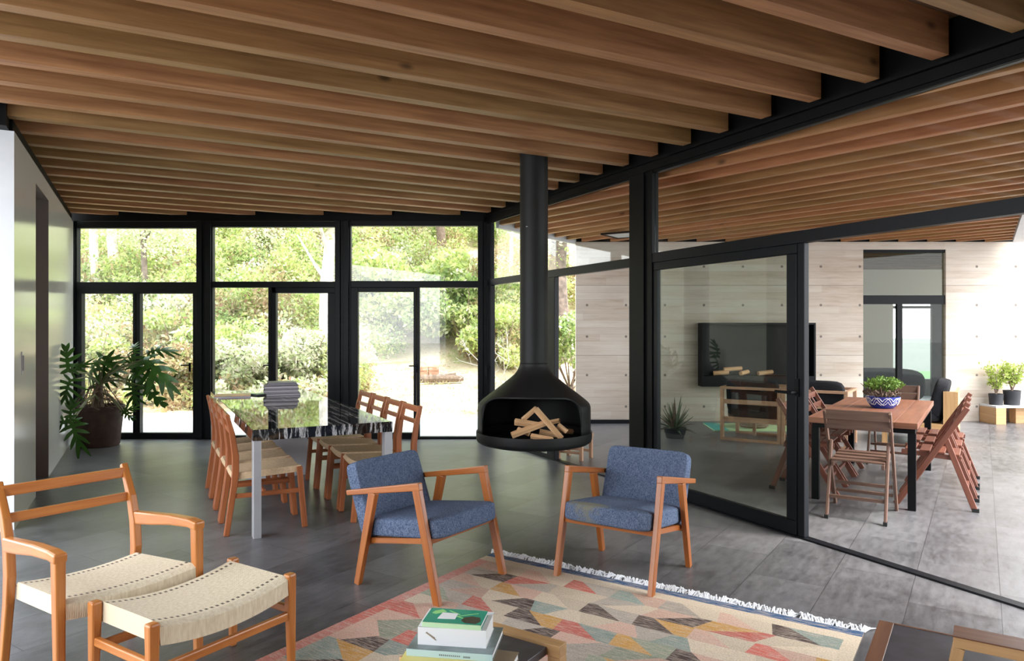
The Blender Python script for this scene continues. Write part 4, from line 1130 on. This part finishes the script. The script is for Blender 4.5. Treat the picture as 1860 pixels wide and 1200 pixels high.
# ---------------------------------------------------------------- coffee table and books
def coffee():
    zc = 0.33; C = Vector((0.205, 2.660, 0))
    t = thing('coffee_table', 'low wooden framed coffee table with dark stone top, under the stack of books', 'table', (C.x, C.y, 0), PSI)
    # local: x = dE (negative goes left), y = dC (negative comes nearer)
    obj('table_frame', one(box, -0.44, 0, -0.052, 0.0, zc-0.045, zc), M['oak'], t, bevel=0.002)
    for x in (-0.44, -0.052): obj('leg', one(box, x, x+0.052, -0.052, 0, 0.009, zc-0.0452), M['oak'], t, bevel=0.002)
    for x in (-0.44, -0.052): obj('leg', one(box, x, x+0.052, -0.44, -0.39, 0.009, zc-0.045), M['oak'], t, bevel=0.002)
    obj('table_frame', one(box, -0.44, 0, -0.44, -0.39, zc-0.045, zc), M['oak'], t, bevel=0.002)
    obj('stone_top', one(box, -0.388, -0.054, -0.388, -0.054, zc-0.042, zc-0.012), M['slate_inset'], t, bevel=0.002)
    obj('table_frame', one(box, -0.44, -0.39, -0.388, -0.054, zc-0.045, zc), M['oak'], t, bevel=0.002)
coffee()
def book(label, cx, cy, rz, w, d, z0, h, cover, pages, spine=None, extra=None, group='books stacked on the coffee table'):
    """w across, d deep; spine on the near (-y) edge"""
    t = thing('book', label, 'book', (cx, cy, z0), rz, group); c = min(0.0025, h*0.12)
    bm = NB(); box(bm, -w/2, w/2, -d/2, d/2, 0, c); box(bm, -w/2, w/2, -d/2, d/2, h-c, h)
    obj('cover', bm, M[cover], t)
    obj('spine', one(box, -w/2, w/2, -d/2-.0015, -d/2+0.002, 0, h), M[spine or cover], t)
    obj('pages', one(box, -w/2+.003, w/2-.003, -d/2+.003, d/2-.003, c, h-c), M[pages], t)
    if extra: extra(t, w, d, h)
    return t
bz0 = 0.3185
r0 = R(-9)
book('thick tan book, largest and lowest in the pile on the coffee table', -0.185, 2.475, r0-R(6), 0.37, 0.24, bz0, 0.026, 'bk_tan', 'paper')
book('yellow book second from the bottom of the pile on the coffee table', -0.225, 2.50, r0+R(1), 0.30, 0.22, 0.345, 0.022, 'bk_yellow', 'paper')
def ex3(t, w, d, h):
    obj('printed_mark', one(box, .05, .075, -d/2-.002, -d/2-.0015, .006, .012), M['bk_grey'], t)
    bm = NB()
    for i in range(11): box(bm, -0.035+i*.007, -0.031+i*.007, -d/2-.0022, -d/2-.0012, .008, .013)
    obj('spine_lettering', bm, M['bk_grey'], t)
book('wide grey-green book with pale spine, under the thick white book', -0.20, 2.555, r0, 0.305, 0.225, 0.3675, 0.024, 'bk_grey', 'paper', 'bk_pale', ex3)
def ex2(t, w, d, h):
    bm = NB(); bar(bm, (-w/2+.03, -d/2-.002, h*.72), (-w/2+.062, -d/2-.002, h*.40), 0.003, 0.004, (0, 1, 0)); bar(bm, (-w/2+.04, -d/2-.002, h*.60), (-w/2+.066, -d/2-.002, h*.30), 0.003, 0.002, (0, 1, 0))
    obj('printed_mark', bm, M['bk_tan'], t)
book('very thick white book under the green one', -0.20, 2.565, r0+R(1), 0.245, 0.165, 0.392, 0.062, 'bk_white', 'paper', 'bk_white', ex2)
def ex1(t, w, d, h):
    z = h
    def flat(pts, m, n='printed_mark', dz=.0006):
        bm = NB(); prism(bm, pts, z, z+dz); obj(n, bm, M[m], t)
    flat([(-.085, .038), (-.06, .055), (-.04, .035), (-.075, .01), (-.092, .018)], 'bk_lime')
    flat([(-.060, -.030), (.004, -.026), (.004, .024), (-.054, .026)], 'bk_white', dz=.0009)
    flat([(-.035, .045), (.012, .014), (.014, .018), (-.030, .048)], 'bk_lime')
    flat([(.008, -.002), (.078, .034), (.077, .038), (.006, .003)], 'bk_lime'); flat([(.0, .0), (.04, -.022), (.042, -.018), (.002, .004)], 'bk_lime')
    flat([(.028, -.035), (.045, -.052), (.085, -.055), (.098, -.03), (.09, .0), (.06, .008), (.032, -.006)], 'bk_dark')
book('emerald green book with white label and lime print, topmost of the pile', -0.203, 2.548, r0, 0.212, 0.128, 0.4542, 0.017, 'bk_green', 'paper', 'bk_mint', ex1)

# side table at right edge, and framed armchair corner
def side_table():
    z = 0.30; D = F*(H-z)/(1125-600); X = (1597-930)/F*D
    t = thing('side_table', 'low side table with brown wooden rim and grey stone top, right of the rug', 'table', (X, D, 0), PSI)
    obj('table_rim', one(box, 0, 0.055, -0.62, 0.0, z-0.03, z), M['brown_wood'], t, bevel=0.002)
    obj('table_rim', one(box, 0.0552, 0.60, -0.009, 0.0, z-0.03, z-0.001), M['brown_wood'], t)
    obj('stone_top', one(box, 0.0552, 0.60, -0.61, -0.0092, z-0.03, z-0.003), M['slate_inset'], t)
    for x in (0.005, 0.55):
        for y in (-0.6, -0.06): obj('leg', one(box, x, x+0.035, y, y+0.035, 0, z-0.0302), M['brown_wood'], t)
side_table()
def frame_chair():
    z = 0.42; D = F*(H-z)/(1137-600); X = (1733-930)/F*D
    t = thing('wooden_frame_chair', 'pale wooden framed chair arm cut off at the bottom right corner', 'chair', (X, D, 0), PSI)
    w = 0.036
    for y in (-0.11, -0.72):
        ps = [(0, 0.002), (0, 0)]
        obj('arm_frame', one(bar, (-0.0, y+.055, z-w/2), (0.62, y+.055, z-w/2), 0.11 if y > -.5 else .04, w, (0, 1, 0)), M['oak'], t, bevel=0.0015)
        obj('leg', one(bar, (w/2, y+.055, z-w-.0002), (w/2-0.07, y+.055, 0), 0.11 if y > -.5 else .04, w, (0, 1, 0)), M['oak'], t, bevel=0.0015)
        obj('leg', one(bar, (0.60, y+.055, z-w-.0002), (0.66, y+.055, 0), 0.11 if y > -.5 else .04, w, (0, 1, 0)), M['oak'], t, bevel=0.0015)
    obj('arm_top_dark', one(box, 0.0, 0.62, -0.11, 0.0, z+0.0003, z+0.005), M['brown_wood'], t)  # thin darker brown layer on the top face of the arm
    c = cushion_bm(0.44, 0.5, 0.09, 6, 7); xform(c, Matrix.Translation((0.34, -0.42, 0.33)))
    obj('seat_cushion', c, M['panel_grey'], t, smooth=True)
    obj('seat_frame', one(box, 0.06, 0.58, -0.68, -0.12, 0.25, 0.284), M['oak'], t)
frame_chair()

# ---------------------------------------------------------------- potted philodendron
def lobed_leaf(bm, base, d, n, L, W, droop=0.5, lobes=7, seed=0):
    """leaf blade starting at base, pointing along d with face normal n; finger-like lobes both sides of a midrib"""
    rr = random.Random(seed); d = Vector(d).normalized(); n = Vector(n); n = (n-d*n.dot(d)).normalized(); s = d.cross(n)
    def P(u, v): # u along, v sideways (m)
        return base + d*u + s*v + n*(-droop*(u*u+v*v)/L) 
    def strip(p0, p1, w0, w1, wt=0.15, bend=0.0):
        K_ = 5; prev = None; dx, dy = p1[0]-p0[0], p1[1]-p0[1]; l = math.hypot(dx, dy); ex, ey = -dy/l, dx/l
        for i in range(K_+1):
            f = i/K_; w = (w0*(1-f)+w1*f)*(1 if f < .7 else (1-f)/.3*(1-wt)+wt)/2
            cx, cy = p0[0]+dx*f, p0[1]+dy*f
            a = bm.verts.new(P(cx+ex*w, cy+ey*w)); b = bm.verts.new(P(cx-ex*w, cy-ey*w) - n*0.0005)
            if prev: bm.faces.new((prev[0], a, b, prev[1]))
            prev = (a, b)
    strip((0, 0), (L, 0), L*0.16, L*0.12)
    for i in range(lobes):
        u = L*(0.02+0.80*i/(lobes-1)); ang = R(118 - 88*i/(lobes-1)); ll = W*(0.55+0.45*math.sin(math.pi*(0.25+0.62*i/(lobes-1))))*rr.uniform(.65, 1.15)
        for sg in (-1, 1):
            strip((u, 0), (u+math.cos(ang)*ll, sg*math.sin(ang)*ll), L*rr.uniform(.15, .20), L*0.15)
def philodendron():
    pc = Vector((-5.38, 9.22, 0))
    t = thing('potted_philodendron', 'large split-leaf plant in a dark clay pot in the far left corner', 'plant', pc)
    pt = obj('pot', one(lathe, [(0, 0), (0.225, 0), (0.24, 0.02), (0.285, 0.47), (0.30, 0.475), (0.30, 0.525), (0.275, 0.525), (0.265, 0.47), (0, 0.47)], 40), M['terracotta'], t, smooth=True)
    obj('soil', one(lathe, [(0, 0.485), (0.265, 0.478)], 24), M['soil'], pt)
    bm = NB(); tube(bm, [(-.02, 0, .47), (.0, 0, .6), (-.005, 0, .74), (.01, 0, .86)], [.075, .055, .05, .045], 10)
    obj('trunk', bm, M['bark'], t, smooth=True)
    bm = NB()
    for i in range(46):
        a = random.uniform(0, 6.28); r1 = random.uniform(.12, .30); z0 = random.uniform(.6, .82)
        tube(bm, [(0, 0, z0), (math.cos(a)*r1*.55, math.sin(a)*r1*.55, z0-.02), (math.cos(a)*r1, math.sin(a)*r1, .53), (math.cos(a+.3)*(r1+.04), math.sin(a+.3)*(r1+.04), .50)], .0055, 5)
    obj('aerial_root', bm, M['bark'], t)
    def W(x, y, dy=0.0): D = pc.y+dy; return Vector(((x-930)/F*D, D, H+(600-y)*D/F)) - pc
    crown = Vector((0.01, 0, .86))
    LV = [(192, 652, 0.00, (-.15, -.3, -.9), (.2, -1, .1), .30, .26), (196, 648, .1, (.35, .2, -.85), (.3, -1, .2), .27, .22), (180, 655, -.15, (-.8, -.4, -.6), (.0, -.8, .8), .26, .22),
          (245, 640, 0.0, (-.35, .1, .85), (.3, -1, 0), .14, .13), (262, 655, -.2, (.95, -.2, -.35), (.1, -.55, .8), .44, .30), (266, 650, .0, (.35, -.35, -.8), (.5, -.8, .2), .30, .26), (270, 640, .15, (.8, .1, .45), (-.3, -.8, .5), .26, .16),
          (250, 660, .05, (-.2, -.1, -.9), (.1, -1, 0), .26, .18), (124, 672, -1.0, (.02, -.2, .95), (.5, -.8, 0), .27, .16), (128, 690, -1.0, (-.2, -.4, -.8), (.3, -1, .2), .22, .20), (130, 676, -1.0, (.6, .0, .7), (.0, -1, .3), .17, .12),
          (241, 700, -.1, (.1, -.2, -.85), (.3, -1, .2), .22, .19), (262, 702, -.1, (.75, -.2, -.85), (-.1, -.9, .3), .33, .13), (240, 690, 0, (-.8, .0, .1), (.0, -1, .3), .20, .13), (236, 668, 0, (.2, -.1, .9), (.4, -1, 0), .15, .12),
          (128, 762, -1.0, (-.05, -.1, .95), (.3, -1, .1), .20, .12), (130, 766, -1.0, (.55, -.5, -.75), (.3, -.8, .5), .26, .20), (127, 764, -1.0, (-.7, -.4, .1), (.0, -.9, .5), .18, .15), (222, 748, -.2, (.7, -.2, .4), (0, -1, .3), .13, .10), (225, 745, -.2, (.6, -.2, -.7), (0, -1, .3), .14, .10)]
    for i, (x, y, dy, d, n, L, Wd) in enumerate(LV):
        e = W(x, y, dy)
        st = None; bm = NB(); m1 = crown*0.5 + e*0.5 + Vector((0, 0, .035))
        tube(bm, [crown - Vector((0, 0, .06 if i < 15 else .3)), crown*.8+e*.2+Vector((0, 0, .0 if i < 15 else -.1)), m1 + Vector((0, 0, 0 if i < 15 else -.06)), e], [.013, .011, .009, .006], 6)
        st = obj('stem', bm, M['stem'], t, smooth=True)
        bm = NB(); lobed_leaf(bm, e, d, n, L*.92, Wd*.9, 0.8, 5, i)
        o = obj('leaf', bm, M['philo'], st, smooth=False)
        s = o.modifiers.new('solid', 'SOLIDIFY'); s.thickness = 0.0015
philodendron()

# ---------------------------------------------------------------- outdoor dining set
tc = Vector((2.965, 6.02, 0)) + dC*1.13
t = thing('outdoor_table', 'reddish timber plank table on black steel legs, out on the veranda', 'table', (tc.x, tc.y, 0), PSI)
bm = NB()
for i in range(5): box(bm, -0.425+i*0.17, -0.2565+i*0.17, -1.13, 1.13, 0.688, 0.738)
obj('tabletop', bm, M['table_wood'], t, bevel=0.003)
for sx in (-1, 1):
    for sy in (-1, 1): obj('leg', one(box, sx*0.375-0.03, sx*0.375+0.03, sy*1.02-0.03, sy*1.02+0.03, 0, 0.64), M['steel'], t)
bm = NB(); box(bm, -0.40, 0.40, -1.05, 1.05, 0.641, 0.6875); obj('table_frame', bm, M['steel'], t)

def folding_chair(woodm, panel):
    t = thing('folding_chair', '-', 'chair'); hw = 0.235; m = M[woodm]
    for sx in (-1, 1):
        obj('long_leg', one(bar, (sx*hw, 0.28, 0.0), (sx*hw, -0.245, 0.86), 0.022, 0.05, (1, 0, 0), 0.022, 0.042), m, t, bevel=0.005)
        lg = obj('leg', one(bar, (sx*(hw-.026), -0.30, 0.0), (sx*(hw-.026), -0.085, 0.60), 0.022, 0.045, (1, 0, 0)), m, t, bevel=0.005)
        obj('seat_rail', one(bar, (sx*(hw-.052), -0.20, 0.425), (sx*(hw-.052), 0.24, 0.455), 0.022, 0.04, (1, 0, 0)), m, t, bevel=0.003)
        obj('foot_cap', one(box, sx*(hw-.026)-.014, sx*(hw-.026)+.014, -0.325, -0.275, 0, 0.03), M['rubber'], lg)
    for i in range(4):
        y0 = -0.19 + i*0.108
        obj('seat_slat', one(box, -hw+.04, hw-.04, y0, y0+0.078, 0.448+0.0078*i, 0.462+0.0078*i), m, t, bevel=0.003)
    if panel:
        obj('backrest', one(bar, (-hw, -0.185, 0.745), (hw, -0.185, 0.745), 0.018, 0.080, (0, 1, -0.0)), m, t, bevel=0.004); obj('backrest', one(bar, (-hw, -0.235, 0.826), (hw, -0.235, 0.826), 0.018, 0.078, (0, 1, 0)), m, t, bevel=0.004)
    else:
        for z, y in ((0.79, -0.205), (0.69, -0.145)): obj('back_slat', one(bar, (-hw, y, z), (hw, y, z), 0.016, 0.062, (0, 1, 0)), m, t, bevel=0.003)
        obj('back_slat', one(bar, (0, -.215, .80), (0, -.135, .67), 0.03, 0.014, (1, 0, 0)), m, t)
    for z, y in ((0.14, 0.186), (0.17, -0.24)): obj('rung', one(bar, (-hw+.02, y, z), (hw-.02, y, z), 0.02, 0.025, (0, 1, 0)), m, t)
    obj('rung', one(bar, (-hw+.02, 0.14, 0.215), (hw-.02, 0.14, 0.215), 0.02, 0.025, (0, 1, 0)), m, t)
    return t
def VP(s, e): return Vector((2.965, 6.02, 0)) + dC*s + dE*e
fg = 'folding chairs at the veranda table'
f1 = folding_chair('fold_grey', True); p = Vector((2.86, 5.80, 0)); f1.location = (p.x, p.y, 0); f1.rotation_euler.z = PSI; f1['group'] = fg
f1['label'] = 'weathered brown folding chair at the near end of the veranda table, back to the camera'
f2 = folding_chair('fold_wood', False); right = ['nearest on the right side', 'middle one on the right side', 'farthest on the right side']; left = ['nearest on the left side, behind the glass door', 'middle one on the left side', 'farthest on the left side']
for i in range(3):
    s = 0.30 + 0.235 + 0.58*i
    loc = VP(s, 0.518); rz = PSI + R(90)
    if i == 0: f2.location = loc; f2.rotation_euler.z = rz; f2['label'] = 'reddish folding chair of the veranda table, ' + right[0]; f2['group'] = fg
    else: dup(f2, loc, rz, 'reddish folding chair of the veranda table, ' + right[i], fg)
for i in range(3): dup(f2, VP(0.52+0.55*i, -0.50), PSI - R(90), 'reddish folding chair of the veranda table, ' + left[i], fg)
dup(f1, VP(2.45, 0.02), PSI + R(180), 'brown folding chair at the far end of the veranda table, facing the camera', fg)

# bowl with succulent
bp = Vector((3.66, 6.98, 0.738))
t = thing('planted_bowl', 'blue and white glazed bowl planted with a spreading succulent on the veranda table', 'plant', bp)
bw = obj('bowl', one(lathe, [(0, 0), (0.09, 0), (0.115, 0.02), (0.14, 0.06), (0.152, 0.115), (0.14, 0.115), (0.128, 0.075), (0, 0.07)], 36), M['porcelain'], t, smooth=True)
bm = NB()
for k in range(2):
    for q in range(9):
        a0 = q*2*math.pi/9 + k*0.35
        pts = []
        for j in range(9):
            a = a0 + 2*math.pi/9*j/8*1.5; z = 0.035+0.035*(1+math.sin(j/8*2*math.pi+k*math.pi)); r = float(np.interp(z, [0, .02, .06, .115], [.09, .115, .14, .152]))+.001
            pts.append((r*math.cos(a), r*math.sin(a), z))
        tube(bm, pts, .0035, 5)
obj('glaze_pattern', bm, M['white_glaze'], bw); obj('soil', one(lathe, [(0, .10), (.138, .095)], 20), M['soil'], bw)
bm = NB()
for q in range(14):
    a = q*0.8; r = 0.02+0.1*random.random(); tube(bm, [(math.cos(a)*r*.4, math.sin(a)*r*.4, .09), (math.cos(a)*r*1.2, math.sin(a)*r*1.2, .17), (math.cos(a)*r*1.8, math.sin(a)*r*1.8, .21+.05*random.random())], [.006, .005, .003], 5)
obj('stem', bm, M['bark'], t)
n = 900; dd = rng.normal(size=(n, 3)); dd /= np.linalg.norm(dd, axis=1, keepdims=True)
obj('foliage', leaf_mesh('succulent', dd*rng.uniform(.4, 1, (n, 1))*np.array([[.19, .17, .075]])+np.array([[0.01, 0, .235]]), 0.032, np.full((n, 3), .3), .6, .5), M['bonsai'], t)
n = 300; dd = rng.normal(size=(n, 3)); dd /= np.linalg.norm(dd, axis=1, keepdims=True)
obj('dry_moss', leaf_mesh('moss', dd*np.array([[.17, .15, .035]])+np.array([[-0.01, 0, .15]]), 0.03, np.full((n, 3), .3), .6, .5), M['bark'], t)

# ---------------------------------------------------------------- lounge corner on the veranda
def lounge_unit(label, x, w):
    """open square-framed seat seen from behind; local y forward (away from camera)"""
    p = Vector((2.86, 9.73, 0)) + dE*x
    t = thing('outdoor_lounge_chair', label, 'chair', (p.x, p.y, 0), PSI, 'framed lounge seats before the wall fireplace')
    d = 0.78; b = 0.035
    bm = NB()
    for y in (0, d-0.05):
        box(bm, 0, w, y, y+0.05, 0.70, 0.735); box(bm, 0, w, y, y+.05, 0.0, 0.035); box(bm, 0, 0.045, y, y+.05, 0.035, 0.70); box(bm, w-0.045, w, y, y+.05, 0.035, 0.70)
    for x0 in (0, w-0.045): box(bm, x0, x0+.045, .05, d-.05, 0.70, 0.735)
    obj('frame', bm, M['teak'], t, bevel=0.003)
    obj('back_rail', one(box, 0.045, w-0.045, 0.01, 0.035, 0.50, 0.56), M['teak'], t); obj('back_rail', one(box, 0.045, w-0.045, 0.01, 0.035, 0.255, 0.325), M['teak'], t)
    obj('seat_frame', one(box, 0.045, w-0.045, 0.06, d-.06, 0.25, 0.29), M['teak'], t); obj('leg', one(box, 0.27, 0.31, d-.14, d-.10, 0, 0.2495), M['teak'], t)
    c = cushion_bm(w-0.11, d-0.12, 0.15, 6, 7); xform(c, Matrix.Translation((w/2, d/2, 0.366))); obj('seat_cushion', c, M['black_cloth'], t, smooth=True)
    c = cushion_bm(w-0.11, 0.17, 0.50, 6, 7); xform(c, Matrix.Translation((w/2, 0.155, 0.60)) @ Matrix.Rotation(R(8), 4, 'X')); obj('back_cushion', c, M['black_cloth'], t, smooth=True)
lounge_unit('open wooden framed lounge seat seen from behind through the glass door', 0.0, 0.80)
lounge_unit('wooden framed lounge seat with black cushions, behind the folding chairs on the left', 0.805, 0.80)
p = Vector((5.62, 8.97, 0)); 
t = thing('outdoor_armchair', 'low wooden sided armchair with black cushions, right of the veranda table', 'armchair', (p.x, p.y, 0), PSI)
obj('back_panel', one(box, 0.0, 0.03, 0, 0.9, 0.0, 0.72), M['oak'], t); obj('back_post', one(box, -0.13, -0.0005, 0.0, 0.04, 0.0, 0.72), M['oak'], t)
obj('seat_frame', one(box, -0.85, -0.131, 0.0, 0.9, 0.16, 0.30), M['oak'], t)
for y in (0.02, 0.82): obj('leg', one(box, -0.83, -0.77, y, y+.06, 0, 0.1595), M['oak'], t)
c = cushion_bm(0.72, 0.86, 0.16, 6, 7); xform(c, Matrix.Translation((-0.50, 0.45, 0.385))); obj('seat_cushion', c, M['black_cloth'], t, smooth=True)
c = cushion_bm(0.17, 0.86, 0.52, 6, 7); xform(c, Matrix.Translation((-0.19, 0.45, 0.60)) @ Matrix.Rotation(R(14), 4, 'Y')); obj('back_cushion', c, M['black_cloth'], t, smooth=True)
# outdoor rug and basket
bm = NB(); box(bm, 0, 2.0, 0, 0.85, 0.0, 0.012); t = thing('outdoor_rug', 'pale green rug with a teal corner lying under the lounge seats', 'rug', (3.02, 10.55, 0), R(-4))
obj('rug_field', bm, M['teal_rug'], t); obj('rug_corner', one(box, 0, 0.22, 0.0, 0.85, 0.0121, 0.016), M['teal'], t)
bm = NB(); lathe(bm, [(0, 0), (0.19, 0), (0.22, 0.05), (0.215, 0.15), (0.19, 0.17), (0.0, 0.172)], 28)
for q in range(5): lathe(bm, [(0.205+.012*math.sin(q), 0.02+q*.03), (0.226+.006*math.sin(q), 0.03+q*.03), (0.205+.012*math.sin(q), 0.042+q*.03)], 28)
obj('woven_basket', bm, M['basket'], loc=(3.72, 10.9, 0.0125), smooth=True, label='round brown woven basket standing on the pale green rug', cat='basket')

# wall fireplace
t = thing('wall_fireplace', 'long black steel fireplace box fixed on the concrete wall', 'fireplace', (0, 0, 0))
x0, x1, z0, z1 = (1275-930)*11.45/F, (1482-930)*11.45/F, H+(600-702)*11.45/F, H+(600-586)*11.45/F
bm = NB(); yf = 11.45
box(bm, x0, x1, yf, 11.699, z1-0.03, z1); box(bm, x0, x1, yf, 11.699, z0, z0+0.17); box(bm, x0, x0+0.03, yf, 11.699, z0+.17, z1-.03); box(bm, x1-0.03, x1, yf, 11.699, z0+.17, z1-.03)
obj('casing', bm, M['steel'], t); obj('back_plate', one(box, x0+.03, x1-.03, 11.66, 11.699, z0+.17, z1-.03), M['steel'], t)
for i, (u, w) in enumerate(((0.22, .24), (0.42, .30), (0.95, .28), (0.62, .2))):
    bm = NB(); tube(bm, [(-w/2, 0, 0), (w/2, .04, .02)], .035, 7)
    obj('firewood_log', bm, M['log'], loc=(x0+.12+u, 11.55+.02*(i % 2), z0+.17+.04+.06*(i == 1)), rz=.25*i-.3, label=('short log at the far left of the wall fireplace', 'upper log at the left of the wall fireplace', 'pale log lying right of the others in the wall fireplace', 'log in the middle of the wall fireplace')[i], cat='firewood', group='logs in the wall fireplace')

# bench with potted plants
t = thing('plant_bench', 'low pale wooden bench with stone top against the concrete wall at the right', 'bench', (7.72, 11.28, 0))
obj('bench_top', one(box, 0.0, 1.9, 0.0, 0.40, 0.265, 0.295), M['fascia'], t); obj('leg', one(box, 0.0, 0.16, 0.0, 0.40, 0, 0.2645), M['oak'], t, bevel=.003); obj('leg', one(box, 0.42, 1.1, 0.15, 0.30, 0.0, 0.2645), M['oak'], t, bevel=.003)
def potplant(x, r, h, label, hh, spread):
    X = (x-930)/F*11.48
    t = thing('potted_shrub', label, 'plant', (X, 11.48, 0.2955))
    pt = obj('pot', one(lathe, [(0, 0), (r*.88, 0), (r, h), (r*.93, h), (r*.9, h-.03), (0, h-.03)], 24), M['growbag'], t, smooth=True)
    obj('soil', one(lathe, [(0, h-.02), (r*.9, h-.022)], 16), M['soil'], pt)
    bm = NB(); cc = []
    for q in range(9):
        a = q*0.75; dx, dy = math.cos(a)*spread*random.uniform(.4, 1), min(.1, math.sin(a)*spread*.4)
        pts = [(0, 0, h-.03), (dx*.4, dy*.4, h+hh*.4), (dx, dy, h+hh*random.uniform(.75, 1))]
        tube(bm, pts, [.007, .005, .003], 5)
        for k in range(60):
            f = random.uniform(.3, 1.05); cc.append((dx*f+random.gauss(0, .035), dy*f+random.gauss(0, .03), h+hh*f*.95+random.gauss(0, .03)))
    obj('stem', bm, M['bark'], t); obj('foliage', leaf_mesh('herb', np.array(cc), 0.055, np.full((len(cc), 3), .3), .6, .45), M['herb'], t)
potplant(1809, .105, .18, 'small black pot with a sparse yellow-green shrub, left one on the bench', .46, .26)
potplant(1838, .125, .235, 'larger black pot with a fuller yellow-green shrub, right one on the bench', .42, .22)
# agave by the glass
X, Y = 2.28, 9.9
t = thing('agave_plant', 'spiky grey-green plant with dead leaves on the veranda floor beside the post', 'plant', (X, Y, 0))
obj('pot', one(lathe, [(0, 0), (.12, 0), (.16, .14), (.15, .14), (0, .12)], 20), M['growbag'], t, smooth=True)
for q in range(34):
    a = q*2.4; el = R(8+q*2.2); L = random.uniform(.28, .40)*(1 if q < 26 else 1.25); bm = NB()
    d = Vector((math.cos(a)*math.cos(el), math.sin(a)*math.cos(el), math.sin(el))); s = Vector((-math.sin(a), math.cos(a), 0)); u = s.cross(d)
    prev = None
    for j in range(6):
        f = j/5; c = Vector((0, 0, .12)) + d*L*f - Vector((0, 0, 1))*0.10*f*f*(1 if q < 12 else 0); w = .024*(1-f**2)+.001
        vs_ = (bm.verts.new(c - s*w), bm.verts.new(c - u*w*.5*-1), bm.verts.new(c + s*w))
        if prev:
            bm.faces.new((prev[0], vs_[0], vs_[1], prev[1])); bm.faces.new((prev[1], vs_[1], vs_[2], prev[2]))
        prev = vs_
    for v in bm.verts: v.co.z = max(v.co.z, .004)
    o = obj('leaf', bm, M['agave'] if q % 4 else M['bark'], t); so = o.modifiers.new('solid', 'SOLIDIFY'); so.thickness = .004
# little stool glimpsed under the fireplace
t = thing('wooden_stool', 'small wooden stool on the veranda, glimpsed beneath the hanging fireplace', 'stool', (0.74, 8.33, 0), PSI)
obj('seat', one(box, -.17, .17, -.15, .15, .26, .29), M['teak'], t)
for sx in (-1, 1):
    for sy in (-1, 1): obj('leg', one(box, sx*.15-.018, sx*.15+.018, sy*.12-.018, sy*.12+.018, 0, .2595), M['teak'], t)
for sy in (-1, 1): obj('stretcher', one(box, -.132, .132, sy*.12-.01, sy*.12+.01, .07, .10), M['teak'], t)
